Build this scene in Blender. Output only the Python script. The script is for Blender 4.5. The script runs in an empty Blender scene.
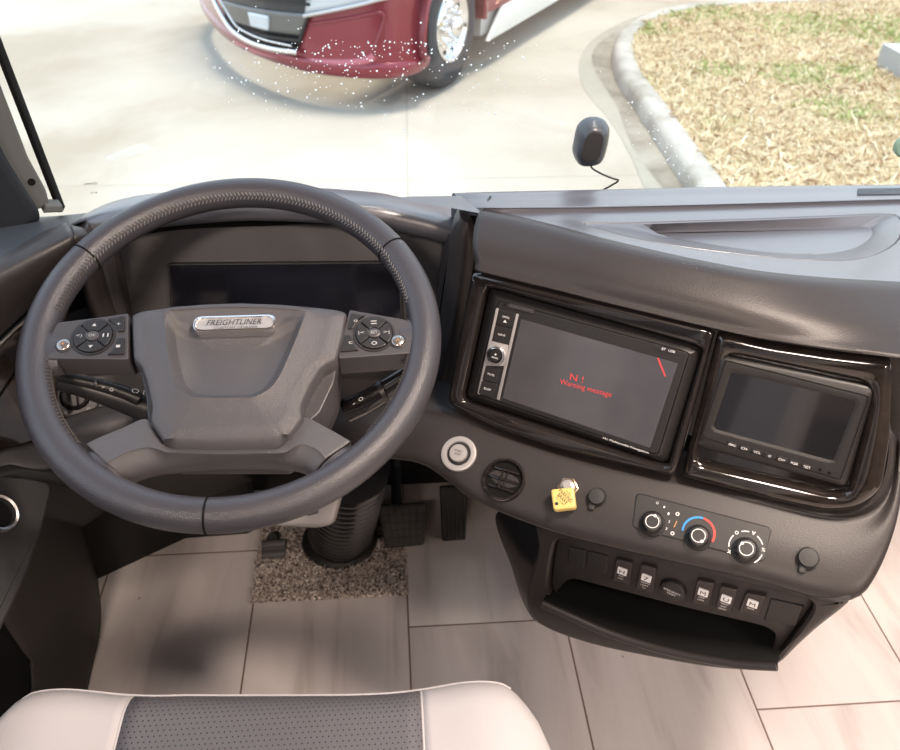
import bpy, math, random
import numpy as np
from mathutils import Matrix, Vector
random.seed(4); rng = np.random.default_rng(4)
SC = bpy.context.scene; COL = SC.collection
PI = math.pi
# ------------------------------------------------------------------ camera
FPX = 850.0; PITCH, YAW, ROLL = (math.radians(a) for a in (35.81, 4.59, .73)); HC = 1.357
V = lambda *a: np.array(a, float)
cF = V(math.sin(YAW)*math.cos(PITCH), math.cos(YAW)*math.cos(PITCH), -math.sin(PITCH))
_R = V(math.cos(YAW), -math.sin(YAW), 0); _U = np.cross(_R, cF)
cR = math.cos(ROLL)*_R + math.sin(ROLL)*_U; cU = -math.sin(ROLL)*_R + math.cos(ROLL)*_U
OC = V(0, 0, HC)
cd = bpy.data.cameras.new('camera'); cam = bpy.data.objects.new('camera', cd); COL.objects.link(cam)
cd.sensor_fit = 'HORIZONTAL'; cd.sensor_width = 36; cd.lens = FPX/900*36; cd.clip_start = .02; cd.clip_end = 300
cd.dof.use_dof = True; cd.dof.focus_distance = .97; cd.dof.aperture_fstop = 10
cam.matrix_world = Matrix([[cR[i], cU[i], -cF[i], OC[i]] for i in range(3)] + [[0, 0, 0, 1]])
SC.camera = cam

def ray(x, y): return cF + (x-450)/FPX*cR - (y-375)/FPX*cU
def atD(x, y, D): return OC + ray(x, y)*D
def atX(x, y, X): d = ray(x, y); return OC + d*(X/d[0])
def atY(x, y, Y): d = ray(x, y); return OC + d*(Y/d[1])
def atZ(x, y, Z): d = ray(x, y); return OC + d*((Z-HC)/d[2])
def unit(v): return v/np.linalg.norm(v)
def nrm(el, az):
    el, az = math.radians(el), math.radians(az)
    return V(math.sin(az)*math.cos(el), -math.cos(az)*math.cos(el), math.sin(el))

class Pl:
    """A flat face of the place: point, normal, and its own axes a (level), b (up the face)."""
    def __init__(s, p, n, a=None):
        s.o = np.array(p, float); s.n = unit(n)
        s.a = unit(np.cross(V(0, 0, 1), s.n)) if a is None else unit(a)
        s.b = np.cross(s.n, s.a)
    def at(s, x, y, w=0.):
        d = ray(x, y); q = s.o + s.n*w
        return OC + d*(((q-OC) @ s.n)/(d @ s.n))
    def loc(s, x, y, w=0.):
        q = s.at(x, y, w) - s.o; return V(q @ s.a, q @ s.b)
    def w(s, u, v, w=0.): return s.o + s.a*u + s.b*v + s.n*w
    def locs(s, L, w=0.): return np.array([s.loc(x, y, w) for x, y in L])

# ------------------------------------------------------------------ materials
class G:
    def __init__(s, name):
        s.m = bpy.data.materials.new(name); s.m.use_nodes = True; s.nt = s.m.node_tree
        s.bs = s.nt.nodes['Principled BSDF']; s.out = s.nt.nodes['Material Output']
    def n(s, t, **k):
        nd = s.nt.nodes.new(t)
        for a, v in k.items(): setattr(nd, a, v)
        return nd
    def l(s, a, b): s.nt.links.new(a, b)
    def val(s, sock, v):
        if isinstance(v, (int, float)): sock.default_value = v
        elif isinstance(v, tuple): sock.default_value = v if len(v) == 4 or sock.type == 'VECTOR' else v+(1,)
        else: s.l(v, sock)
    def math(s, op, a, b=0., c=None):
        nd = s.n('ShaderNodeMath', operation=op); s.val(nd.inputs[0], a); s.val(nd.inputs[1], b)
        if c is not None: s.val(nd.inputs[2], c)
        return nd.outputs[0]
    def mix(s, f, a, b):
        nd = s.n('ShaderNodeMix', data_type='RGBA'); s.val(nd.inputs[0], f); s.val(nd.inputs[6], a); s.val(nd.inputs[7], b)
        return nd.outputs[2]
    def coord(s, sc=(1, 1, 1)):
        tc = s.n('ShaderNodeTexCoord'); mp = s.n('ShaderNodeMapping'); mp.inputs['Scale'].default_value = sc
        s.l(tc.outputs['Object'], mp.inputs['Vector']); return mp.outputs[0]
    def noise(s, scale, detail=3., vec=None, rough=.5, dist=0.):
        nd = s.n('ShaderNodeTexNoise'); nd.inputs['Scale'].default_value = scale; nd.inputs['Detail'].default_value = detail
        nd.inputs['Roughness'].default_value = rough; nd.inputs['Distortion'].default_value = dist
        s.l(vec if vec is not None else s.coord(), nd.inputs['Vector']); return nd.outputs[0]
    def voro(s, scale, vec=None, feature='F1', out=0):
        nd = s.n('ShaderNodeTexVoronoi', feature=feature); nd.inputs['Scale'].default_value = scale
        s.l(vec if vec is not None else s.coord(), nd.inputs['Vector']); return nd.outputs[out]
    def ramp(s, f, *st):
        nd = s.n('ShaderNodeValToRGB'); e = nd.color_ramp.elements
        while len(e) < len(st): e.new(.5)
        for el, (p, c) in zip(e, st): el.position = p; el.color = tuple(c)+(1,)
        s.l(f, nd.inputs[0]); return nd.outputs[0]
    def bump(s, h, strength, dist=.001):
        nd = s.n('ShaderNodeBump'); nd.inputs['Strength'].default_value = strength; nd.inputs['Distance'].default_value = dist
        s.l(h, nd.inputs['Height']); s.l(nd.outputs[0], s.bs.inputs['Normal'])
    def set(s, **k):
        nm = dict(col='Base Color', rough='Roughness', metal='Metallic', coat='Coat Weight', coatr='Coat Roughness', ior='IOR',
                  trans='Transmission Weight', emis='Emission Color', emst='Emission Strength', spec='Specular IOR Level', alpha='Alpha',
                  sheen='Sheen Weight')
        for a, v in k.items(): s.val(s.bs.inputs[nm[a]], v)
        return s

def simple(name, col, rough=.5, metal=0., **k): return G(name).set(col=col, rough=rough, metal=metal, **k).m
def grained(name, col, rough=.5, scale=900, strength=.25, var=.12, **k):
    g = G(name); g.set(rough=rough, **k)
    nz = g.noise(9, 2)
    g.set(col=g.mix(nz, tuple(c*(1-var) for c in col), tuple(c*(1+var) for c in col)))
    g.bump(g.voro(scale), strength, .0006); return g.m

M = {}
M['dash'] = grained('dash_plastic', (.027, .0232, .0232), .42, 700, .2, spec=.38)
M['dash_top'] = grained('dash_plastic_skylit', (.085, .088, .105), .33, 700, .1, spec=.9, coat=.25, coatr=.25)  # sky light on the dash top put into a paler, bluer colour
M['pod'] = grained('pod_plastic', (.045, .042, .045), .42, 1200, .15)
M['hub'] = grained('hub_plastic', (.058, .054, .057), .38, 1100, .5)
M['spoke'] = grained('spoke_plastic', (.064, .0595, .062), .40, 1300, .3)
M['leather'] = grained('rim_leather', (.040, .038, .044), .34, 800, .45)
M['black'] = simple('black_plastic', (.018, .017, .018), .42)
M['blackm'] = grained('matte_black_plastic', (.0145, .0135, .014), .42, 900, .15)
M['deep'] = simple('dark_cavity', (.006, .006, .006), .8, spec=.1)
M['rubber'] = simple('black_rubber', (.016, .016, .016), .55)
M['bellows'] = simple('bellows_rubber', (.011, .011, .012), .22)
M['thread'] = simple('stitch_thread', (.15, .145, .145), .7)
M['chrome'] = simple('chrome', (.82, .80, .79), .12, 1.)
M['satin'] = simple('satin_silver', (.62, .60, .60), .33, 1.)
M['silver'] = simple('silver_paint', (.36, .35, .35), .4, .3)
M['white'] = simple('white_print', (.80, .80, .80), .6)
M['greyprint'] = simple('grey_print', (.36, .36, .36), .6)
M['blackprint'] = simple('black_print', (.02, .02, .02), .6)
M['blue'] = simple('blue_print', (.02, .24, .62), .5)
M['red'] = simple('red_print', (.68, .05, .04), .5)
M['yellow'] = simple('yellow_plastic', (.70, .53, .17), .45)
M['gloss'] = simple('gloss_black', (.014, .012, .012), .07, coat=.5)
M['redglow'] = simple('red_screen_text', (.2, .01, .01), .5, emis=(1., .10, .10, 1), emst=.38)
M['button'] = simple('clear_silver_button', (.30, .28, .27), .25, .8)
M['orange'] = simple('orange_print', (.45, .22, .08), .5)
M['switchface'] = grained('switch_plastic', (.030, .022, .022), .45, 1200, .1)
M['lightgrey'] = grained('grey_bracket_plastic', (.20, .185, .18), .5, 900, .2)
M['navy'] = simple('dark_blue_grey_plastic', (.012, .013, .019), .3)
M['felt'] = simple('black_felt', (.010, .010, .010), .95, spec=.1)
M['brownwall'] = grained('dark_kick_panel', (.017, .014, .013), .6, 400, .2)
M['footwell'] = simple('footwell_black', (.012, .011, .011), .7)

g = G('burl_gloss'); nz = g.noise(16, 5, g.coord((1, 1, 3)), .6, 1.8)
g.set(col=g.ramp(nz, (.3, (.007, .006, .0055)), (.62, (.019, .014, .012)), (.8, (.011, .009, .008))), rough=.09, coat=.6); M['burl'] = g.m
g = G('screen_glass'); g.set(col=(.012, .012, .014), rough=.06, spec=.75); M['screen'] = g.m
g = G('cluster_glass'); g.set(col=(.008, .008, .012), rough=.1); M['cluster'] = g.m
g = G('nav_screen'); nz = g.noise(30, 2); g.set(col=g.mix(nz, (.055, .053, .06), (.08, .077, .088)), rough=.12, spec=.8); M['navscreen'] = g.m
# seat
g = G('white_vinyl'); g.set(col=(.50, .475, .475), rough=.5); g.bump(g.voro(500), .12, .0006); M['vinyl'] = g.m
g = G('perforated_vinyl'); tc = g.n('ShaderNodeTexCoord'); sp = g.n('ShaderNodeSeparateXYZ'); g.l(tc.outputs['Object'], sp.inputs[0])
P = .0062
ux = g.math('DIVIDE', sp.outputs[0], P); vy = g.math('DIVIDE', sp.outputs[1], P)
par = g.math('MULTIPLY', g.math('MODULO', g.math('ADD', g.math('FLOOR', vy), 400), 2), .5)
fx = g.math('SUBTRACT', g.math('FRACT', g.math('ADD', g.math('ADD', ux, par), 400)), .5); fy = g.math('SUBTRACT', g.math('FRACT', g.math('ADD', vy, 400)), .5)
dd = g.math('SQRT', g.math('ADD', g.math('MULTIPLY', fx, fx), g.math('MULTIPLY', fy, fy)))
hole = g.math('LESS_THAN', dd, .15)
g.set(col=g.mix(hole, (.125, .12, .13), (.025, .025, .027)), rough=.5); g.bump(g.voro(600), .2, .0006); M['perf'] = g.m
# floor tile
g = G('wood_look_tile'); tc = g.n('ShaderNodeTexCoord'); sp = g.n('ShaderNodeSeparateXYZ'); g.l(tc.outputs['Object'], sp.inputs[0])
X, Yc = sp.outputs[0], sp.outputs[1]; TW, TL = .305, .914
u = g.math('DIVIDE', g.math('ADD', X, .600+TW*20), TW); k = g.math('FLOOR', u)
sh = g.math('ADD', g.math('MULTIPLY', g.math('SUBTRACT', k, 20), .3485), g.math('MULTIPLY', g.math('GREATER_THAN', k, 24.5), .42))
v = g.math('DIVIDE', g.math('SUBTRACT', g.math('ADD', Yc, TL*40-1.266), sh), TL); kv = g.math('FLOOR', v)
fu = g.math('FRACT', u); fv = g.math('FRACT', v)
du = g.math('MULTIPLY', g.math('MINIMUM', fu, g.math('SUBTRACT', 1, fu)), TW); dv = g.math('MULTIPLY', g.math('MINIMUM', fv, g.math('SUBTRACT', 1, fv)), TL)
dg = g.math('MINIMUM', du, dv); gr = g.math('LESS_THAN', dg, .0017)
cb = g.n('ShaderNodeCombineXYZ'); g.l(g.math('ADD', X, g.math('MULTIPLY', k, 3.17)), cb.inputs[0]); g.l(g.math('MULTIPLY', Yc, .16), cb.inputs[1]); g.l(g.math('MULTIPLY', kv, 1.7), cb.inputs[2])
n1 = g.noise(13, 5, cb.outputs[0], .55, .9); n2 = g.noise(45, 4, cb.outputs[0], .6, .4)
base = g.ramp(n1, (.30, (.50, .44, .42)), (.45, (.68, .61, .585)), (.62, (.74, .675, .65)))
base = g.mix(g.math('MULTIPLY', n2, .35), base, (.60, .54, .52))
wn = g.n('ShaderNodeTexWhiteNoise', noise_dimensions='2D'); cb2 = g.n('ShaderNodeCombineXYZ'); g.l(k, cb2.inputs[0]); g.l(kv, cb2.inputs[1]); g.l(cb2.outputs[0], wn.inputs[0])
base = g.mix(g.math('MULTIPLY', wn.outputs[0], .12), base, (.5, .46, .45))
sv = g.voro(6.5); spot = g.math('LESS_THAN', sv, .025); base = g.mix(g.math('MULTIPLY', spot, .55), base, (.2, .17, .16))
g.set(col=g.mix(gr, base, (.20, .14, .115)), rough=.42)
g.bump(g.math('MULTIPLY', g.math('MINIMUM', dg, .003), 300), .5, .001); M['tile'] = g.m
# carpet
g = G('speckled_carpet'); c = g.voro(260, None, 'F1', 1); sx = g.n('ShaderNodeSeparateColor'); g.l(c, sx.inputs[0])
g.set(col=g.ramp(sx.outputs[0], (0., (.035, .027, .023)), (.3, (.34, .28, .25)), (.65, (.64, .56, .50)), (1., (.92, .84, .78))), rough=.95, spec=.1); M['carpet'] = g.m
# outdoors
g = G('concrete'); tc = g.n('ShaderNodeTexCoord'); sp = g.n('ShaderNodeSeparateXYZ'); g.l(tc.outputs['Object'], sp.inputs[0])
n1 = g.noise(.35, 5, None, .6, .4); n2 = g.noise(2.2, 5, None, .65); n3 = g.noise(40, 2)
base = g.ramp(n1, (.36, (.38, .315, .235)), (.5, (.49, .432, .353)), (.64, (.56, .505, .43)))
base = g.mix(g.math('MULTIPLY', n2, .35), base, (.33, .30, .25)); base = g.mix(g.math('MULTIPLY', n3, .12), base, (.3, .28, .24))
jx = g.math('LESS_THAN', g.math('ABSOLUTE', g.math('ADD', g.math('ADD', sp.outputs[0], .02), g.math('MULTIPLY', sp.outputs[1], -.028))), .008)
jy = g.math('LESS_THAN', g.math('ABSOLUTE', g.math('SUBTRACT', sp.outputs[1], 5.35)), .010)
g.set(col=g.mix(g.math('MULTIPLY', g.math('MAXIMUM', jx, jy), .42), base, (.26, .24, .20)), rough=.8); M['concrete'] = g.m
g = G('curb_concrete'); n1 = g.noise(3., 5, None, .65); n2 = g.noise(30, 3)
base = g.ramp(n1, (.35, (.33, .30, .25)), (.55, (.50, .47, .42))); g.set(col=g.mix(g.math('MULTIPLY', n2, .3), base, (.30, .27, .22)), rough=.85); M['curb'] = g.m
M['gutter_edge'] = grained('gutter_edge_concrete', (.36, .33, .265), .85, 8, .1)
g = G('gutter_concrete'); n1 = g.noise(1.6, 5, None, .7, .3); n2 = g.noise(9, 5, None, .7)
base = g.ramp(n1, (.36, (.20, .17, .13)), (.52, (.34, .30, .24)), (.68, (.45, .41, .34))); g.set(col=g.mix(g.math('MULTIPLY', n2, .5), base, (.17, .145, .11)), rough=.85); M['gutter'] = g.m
g = G('lawn_soil'); n1 = g.noise(1.1, 5, None, .7, .3); n2 = g.noise(11, 4, None, .7)
base = g.ramp(n2, (.30, (.26, .18, .11)), (.5, (.50, .39, .24)), (.68, (.66, .56, .38)))
g.set(col=g.mix(g.ramp(n1, (.52, (0, 0, 0)), (.7, (.55, .55, .55))), base, (.27, .33, .10)), rough=.95, spec=.1); M['soil'] = g.m
def blade(n, c): return simple(n, c, .8, spec=.15)
M['straw'] = blade('straw_blade', (.72, .59, .38)); M['green'] = blade('green_blade', (.36, .42, .15)); M['brown'] = blade('brown_blade', (.46, .30, .18)); M['pale'] = blade('pale_blade', (.84, .75, .55))
g = G('maroon_paint'); nz = g.noise(300, 1); g.set(col=g.mix(nz, (.20, .016, .028), (.27, .024, .04)), rough=.28, metal=.25, coat=.7, coatr=.05); M['maroon'] = g.m
M['silverpaint'] = simple('pale_silver_paint', (.55, .53, .50), .3, .2, coat=.5)
M['copper'] = simple('bronze_stripe', (.33, .10, .06), .3, .3, coat=.6)
M['cream'] = simple('cream_stripe', (.72, .70, .64), .4)
M['tyre'] = grained('tyre_rubber', (.035, .036, .04), .75, 90, .3)
M['alloy'] = simple('polished_alloy', (.86, .86, .86), .16, 1.)
M['darkmetal'] = simple('grille_dark', (.03, .032, .035), .35)
M['silverpanel'] = simple('grille_silver', (.17, .17, .165), .3, .6)
M['lens'] = simple('lamp_lens', (.62, .66, .70), .12, .2)
M['teal'] = simple('grey_green_plastic', (.16, .27, .22), .5)
M['stone'] = simple('pale_block', (.52, .54, .56), .8)
M['liner'] = simple('headliner', (.30, .27, .25), .85)
M['walltan'] = simple('interior_wall', (.16, .14, .13), .7)
M['seatback'] = simple('seatback_grey', (.42, .40, .40), .6)
g = G('water_drop'); df = g.n('ShaderNodeBsdfTranslucent'); df.inputs[0].default_value = (.95, .96, .97, 1); g.l(df.outputs[0], g.out.inputs[0]); M['drop'] = g.m
M['thread_dark'] = simple('dark_stitch_thread', (.07, .062, .058), .7)
M['side_top'] = grained('side_top_plastic', (.034, .038, .046), .45, 700, .15)
M['camgrey'] = grained('camera_plastic', (.050, .060, .075), .32, 700, .1)
M['pillar'] = grained('pillar_trim_plastic', (.009, .011, .015), .55, 700, .15, spec=.2)
M['grey_edge'] = simple('grey_pillar', (.085, .09, .092), .6, spec=.2)
g = G('window_glass'); lw = g.n('ShaderNodeLayerWeight'); lw.inputs[0].default_value = .5; ff = g.math('ADD', .035, g.math('MULTIPLY', .6, g.math('POWER', lw.outputs[1], 5))); tr = g.n('ShaderNodeBsdfTransparent'); tr.inputs[0].default_value = (.97, .985, .98, 1); gl = g.n('ShaderNodeBsdfGlossy'); gl.inputs['Roughness'].default_value = .02
mx = g.n('ShaderNodeMixShader'); g.l(ff, mx.inputs[0]); g.l(tr.outputs[0], mx.inputs[1]); g.l(gl.outputs[0], mx.inputs[2]); g.l(mx.outputs[0], g.out.inputs[0]); M['glass'] = g.m
g = G('reflection_patch'); tr = g.n('ShaderNodeBsdfTransparent'); df = g.n('ShaderNodeBsdfTranslucent'); df.inputs[0].default_value = (.9, .9, .9, 1); mx = g.n('ShaderNodeMixShader'); mx.inputs[0].default_value = .16
g.l(tr.outputs[0], mx.inputs[1]); g.l(df.outputs[0], mx.inputs[2]); g.l(mx.outputs[0], g.out.inputs[0]); M['reflect'] = g.m

# ------------------------------------------------------------------ things, parts
def tag(o, label=None, cat=None, group=None, kind=None):
    for kk, vv in (('label', label), ('category', cat), ('group', group), ('kind', kind)):
        if vv: o[kk] = vv
    return o
def thing(name, loc, label, cat, group=None):
    o = bpy.data.objects.new(name, None); o.empty_display_size = .05; COL.objects.link(o); o.location = Vector(loc)
    o['_o'] = [float(c) for c in loc]; return tag(o, label, cat, group)

class MB:
    """collects geometry in world coordinates, then links it as one mesh object"""
    def __init__(s): s.v, s.f, s.mi, s.cur = [], [], [], 0
    def add(s, vs, fs):
        b = len(s.v); s.v += [tuple(map(float, p)) for p in vs]; s.f += [tuple(i+b for i in f) for f in fs]; s.mi += [s.cur]*len(fs); return s
    def loft(s, rings, closed=True, cap0=False, cap1=False):
        n = len(rings[0]); vs = [p for r in rings for p in r]; fs = []
        for j in range(len(rings)-1):
            for i in range(n if closed else n-1):
                a, b = j*n+i, j*n+(i+1) % n; fs.append((a, b, b+n, a+n))
        if cap0: fs.append(tuple(range(n))[::-1])
        if cap1: fs.append(tuple((len(rings)-1)*n+i for i in range(n)))
        return s.add(vs, fs)
    def prism(s, pl, out, w0, w1, bev=0., cap0=True, cap1=True, steps=2):
        out = np.array(out, float); R = [[pl.w(p[0], p[1], w0) for p in out]]
        if bev > 0:
            for t in range(steps+1):
                a = t/steps*PI/2; o2 = inset(out, bev*(1-math.cos(a))); R.append([pl.w(p[0], p[1], w1-bev+bev*math.sin(a)) for p in o2])
        else: R.append([pl.w(p[0], p[1], w1) for p in out])
        return s.loft(R, True, cap0, cap1)
    def frame(s, pl, outer, inner, w0, w1, win, bev=0.):
        R = [[pl.w(p[0], p[1], w0) for p in outer]]
        if bev > 0:
            R.append([pl.w(p[0], p[1], w1-bev) for p in outer]); R.append([pl.w(p[0], p[1], w1-bev*.3) for p in inset(outer, bev*.3)]); R.append([pl.w(p[0], p[1], w1) for p in inset(outer, bev)])
            R.append([pl.w(p[0], p[1], w1) for p in inset(inner, -bev*.6)]); R.append([pl.w(p[0], p[1], w1-bev*.6) for p in inner])
        else:
            R.append([pl.w(p[0], p[1], w1) for p in outer]); R.append([pl.w(p[0], p[1], w1) for p in inner])
        R.append([pl.w(p[0], p[1], win) for p in inner])
        return s.loft(R)
    def tube(s, pts, r, n=10, cap=True, closed=False, flat=None):
        pts = [np.array(p, float) for p in pts]; m = len(pts); R = []; up = None
        for i in range(m):
            t = unit((pts[(i+1) % m] if closed or i < m-1 else pts[i]) - (pts[i-1] if closed or i > 0 else pts[i]))
            if up is None: up = unit(np.cross(t, V(.3, .2, 1))) if abs(t[2]) < .95 else unit(np.cross(t, V(1, 0, 0)))
            up = unit(up - t*(up @ t)); sd = np.cross(t, up); rr = r(i/(m-1)) if callable(r) else r
            R.append([pts[i] + (math.cos(a)*up*(flat or 1.) + math.sin(a)*sd)*rr for a in np.linspace(0, 2*PI, n, False)])
        if closed: R.append(R[0])
        return s.loft(R, True, cap and not closed, cap and not closed)
    def lathe(s, pl, c, prof, n=40, sx=1., sy=1., cap0=False, cap1=True):
        """prof: list of (radius, w) about the normal of the plane at local c"""
        R = [[pl.w(c[0]+r*sx*math.cos(a), c[1]+r*sy*math.sin(a), w) for a in np.linspace(0, 2*PI, n, False)] for r, w in prof]
        return s.loft(R, True, cap0, cap1)
    def box(s, lo, hi):
        x0, y0, z0 = lo; x1, y1, z1 = hi
        return s.add([(x0, y0, z0), (x1, y0, z0), (x1, y1, z0), (x0, y1, z0), (x0, y0, z1), (x1, y0, z1), (x1, y1, z1), (x0, y1, z1)],
                     [(3, 2, 1, 0), (4, 5, 6, 7), (0, 1, 5, 4), (1, 2, 6, 5), (2, 3, 7, 6), (3, 0, 4, 7)])
    def surf(s, rows, n=40, m=5, lin=False):
        """skin through polylines: n along, m between rows"""
        A = np.array([resample(r, n) for r in rows])
        if lin or len(rows) == 2:
            B = [A[j]*(1-t)+A[j+1]*t for j in range(len(A)-1) for t in np.linspace(0, 1, m, False)] + [A[-1]]
        else:
            B = []
            for j in range(len(A)-1):
                p0, p1, p2, p3 = A[max(j-1, 0)], A[j], A[j+1], A[min(j+2, len(A)-1)]
                if j == 0: p0 = 2*p1-p2
                if j == len(A)-2: p3 = 2*p2-p1
                for t in np.linspace(0, 1, m, False): B.append(.5*(2*p1+(p2-p0)*t+(2*p0-5*p1+4*p2-p3)*t*t+(3*p1-p0-3*p2+p3)*t**3))
            B.append(A[-1])
        return s.loft(B, False)
    def text(s, st, pl, c, w, h, rot=0., shear=0., lift=.0003, thick=.0004):
        cu = bpy.data.curves.new('t', 'FONT'); cu.body = st; cu.resolution_u = 2; ob = bpy.data.objects.new('t', cu); COL.objects.link(ob)
        dg = bpy.context.evaluated_depsgraph_get(); me = bpy.data.meshes.new_from_object(ob.evaluated_get(dg))
        P = np.array([v.co for v in me.vertices]); F = [tuple(p.vertices) for p in me.polygons]
        bpy.data.objects.remove(ob); bpy.data.curves.remove(cu); bpy.data.meshes.remove(me)
        if not len(P): return s
        lo, hi = P[:, :2].min(0), P[:, :2].max(0); Q = (P[:, :2]-(lo+hi)/2)/np.maximum(hi-lo, 1e-6)*V(w, h); Q[:, 0] += Q[:, 1]*shear
        cs, sn = math.cos(rot), math.sin(rot)
        s.add([pl.w(c[0]+q[0]*cs-q[1]*sn, c[1]+q[0]*sn+q[1]*cs, lift+thick) for q in Q], F); return s
    def build(s, name, mat, parent=None, ang=38, solid=0., smooth=True, off=-1., flip=False):
        loc = Vector((0, 0, 0))
        root = parent
        while root is not None and '_o' not in root: root = root.parent
        if root is not None: loc = Vector(root['_o'])
        elif parent is None:
            A = np.array(s.v); loc = Vector(((A[:, 0].min()+A[:, 0].max())/2, (A[:, 1].min()+A[:, 1].max())/2, A[:, 2].min()))
        me = bpy.data.meshes.new(name); me.from_pydata([Vector(p)-loc for p in s.v], [], s.f)
        for mm in (mat if isinstance(mat, (list, tuple)) else [mat]): me.materials.append(mm)
        if isinstance(mat, (list, tuple)): me.polygons.foreach_set('material_index', s.mi)
        import bmesh
        bm = bmesh.new(); bm.from_mesh(me); bmesh.ops.remove_doubles(bm, verts=bm.verts, dist=1e-6); bmesh.ops.recalc_face_normals(bm, faces=bm.faces)
        if flip: bmesh.ops.reverse_faces(bm, faces=bm.faces)
        bm.to_mesh(me); bm.free()
        if smooth:
            me.shade_smooth(); me.set_sharp_from_angle(angle=math.radians(ang))
            for p in me.polygons:
                if p.loop_total > 4: p.use_smooth = False
        o = bpy.data.objects.new(name, me); COL.objects.link(o)
        if parent is not None: o.parent = parent
        else: o.location = loc
        if solid:
            md = o.modifiers.new('thickness', 'SOLIDIFY'); md.thickness = solid; md.offset = off
        return o

def resample(pts, n):
    P = np.array(pts, float)
    if len(P) == 2: return P[0]+(P[1]-P[0])*np.linspace(0, 1, n)[:, None]
    E = np.vstack([2*P[0]-P[1], P, 2*P[-1]-P[-2]]); Q = []
    for j in range(len(P)-1):
        p0, p1, p2, p3 = E[j:j+4]
        for t in np.linspace(0, 1, 12, False): Q.append(.5*(2*p1+(p2-p0)*t+(2*p0-5*p1+4*p2-p3)*t*t+(3*p1-p0-3*p2+p3)*t**3))
    Q.append(P[-1]); Q = np.array(Q); d = np.r_[0, np.cumsum(np.linalg.norm(np.diff(Q, axis=0), axis=1))]
    tt = np.linspace(0, d[-1], n); return np.array([np.interp(tt, d, Q[:, i]) for i in range(Q.shape[1])]).T
def inset(P, d):
    P = np.array(P, float); a = P-np.roll(P, 1, 0); b = np.roll(P, -1, 0)-P
    ar = .5*np.sum(P[:, 0]*np.roll(P[:, 1], -1)-P[:, 1]*np.roll(P[:, 0], -1)); sg = 1 if ar > 0 else -1
    la = np.linalg.norm(a, axis=1, keepdims=True); lb = np.linalg.norm(b, axis=1, keepdims=True)
    na = np.c_[-a[:, 1], a[:, 0]]/np.maximum(la, 1e-9)*sg; nb = np.c_[-b[:, 1], b[:, 0]]/np.maximum(lb, 1e-9)*sg
    q = na+nb; l2 = np.maximum((q*q).sum(1, keepdims=True), .4); return P+q*(2*d/l2)
def rounded(P, r, n=5):
    """rounded polygon; r is one radius or a list"""
    P = np.array(P, float); m = len(P); out = []; R = r if isinstance(r, (list, tuple)) else [r]*m
    for i in range(m):
        p, a, b = P[i], P[i-1]-P[i], P[(i+1) % m]-P[i]; la, lb = np.linalg.norm(a), np.linalg.norm(b)
        k = min(R[i], la*.48, lb*.48)
        if k < 1e-6: out.append(p); continue
        s0, s1 = p+a/la*k, p+b/lb*k
        for t in np.linspace(0, 1, n): out.append(s0*(1-t)**2+p*2*t*(1-t)+s1*t*t)
    return np.array(out)
def smoothloop(P, n=64):
    P = np.array(P, float); m = len(P); Q = []
    for j in range(m):
        p0, p1, p2, p3 = P[j-1], P[j], P[(j+1) % m], P[(j+2) % m]
        for t in np.linspace(0, 1, 10, False): Q.append(.5*(2*p1+(p2-p0)*t+(2*p0-5*p1+4*p2-p3)*t*t+(3*p1-p0-3*p2+p3)*t**3))
    Q.append(Q[0]); Q = np.array(Q); d = np.r_[0, np.cumsum(np.linalg.norm(np.diff(Q, axis=0), axis=1))]
    tt = np.linspace(0, d[-1], n, False); return np.array([np.interp(tt, d, Q[:, i]) for i in range(Q.shape[1])]).T
def star(P, c, n=96):
    """resample an outline by direction from c, so that outlines can be lofted"""
    P = np.array(P, float)-c; out = []
    for a in np.linspace(-PI, PI, n, False):
        d = V(math.cos(a), math.sin(a)); best = 0
        for i in range(len(P)):
            p, q = P[i], P[(i+1) % len(P)]; e = q-p; den = d[0]*e[1]-d[1]*e[0]
            if abs(den) < 1e-12: continue
            t = (p[0]*e[1]-p[1]*e[0])/den; u_ = (p[0]*d[1]-p[1]*d[0])/den
            if t > 0 and -1e-9 <= u_ <= 1+1e-9: best = max(best, t)
        out.append(c+d*best)
    return np.array(out)
def ell(c, rx, ry, n=40): return np.array([(c[0]+rx*math.cos(a), c[1]+ry*math.sin(a)) for a in np.linspace(0, 2*PI, n, False)])
def arcband(c, r0, r1, a0, a1, n=14):
    A = np.radians(np.linspace(a0, a1, n)); return np.array([(c[0]+r1*math.cos(a), c[1]+r1*math.sin(a)) for a in A]+[(c[0]+r0*math.cos(a), c[1]+r0*math.sin(a)) for a in A[::-1]])
# ------------------------------------------------------------------ the cockpit's main faces
C_ = atD(590, 376, 1.02)
P1 = Pl(C_, nrm(18, -28))                                   # the gloss panel with radio and monitor, turned to the driver
P2 = Pl(P1.at(670, 478), nrm(55, -28))                      # the ledge below it
QF = Pl(P2.at(700, 562)-V(-.47, -.88, 0)*.012-V(0, 0, .006), nrm(2, -31))  # the face of the lower box
YW = 1.18                                                   # foot of the windshield
TOPA, TOPB, TOPC = atZ(480, 213, .905), atZ(760, 277, .90), atY(730, 188, YW)
TP = Pl(TOPA, np.cross(TOPB-TOPA, TOPC-TOPA) if np.cross(TOPB-TOPA, TOPC-TOPA)[2] > 0 else -np.cross(TOPB-TOPA, TOPC-TOPA), a=None)
WN = unit(V(0, -1, -.10)); WS = Pl(atY(450, 193, YW), WN, a=V(1, 0, 0))
P1L = Pl(V(-.52, .87, .79), nrm(18, 33)); P2L = Pl(P1L.at(20, 450), nrm(45, 33))
BF = Pl(V(-.16, 1.09, .78), nrm(22, 0))                     # instrument face
def L(f, pts, *k): return [f(x, y, *k) for x, y in pts]

# ------------------------------------------------------------------ dashboard
dash = thing('dashboard', (0, 1.0, .3), 'wide dark grey moulded dashboard under the windshield, wrapping round the steering wheel', 'dashboard')
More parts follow.
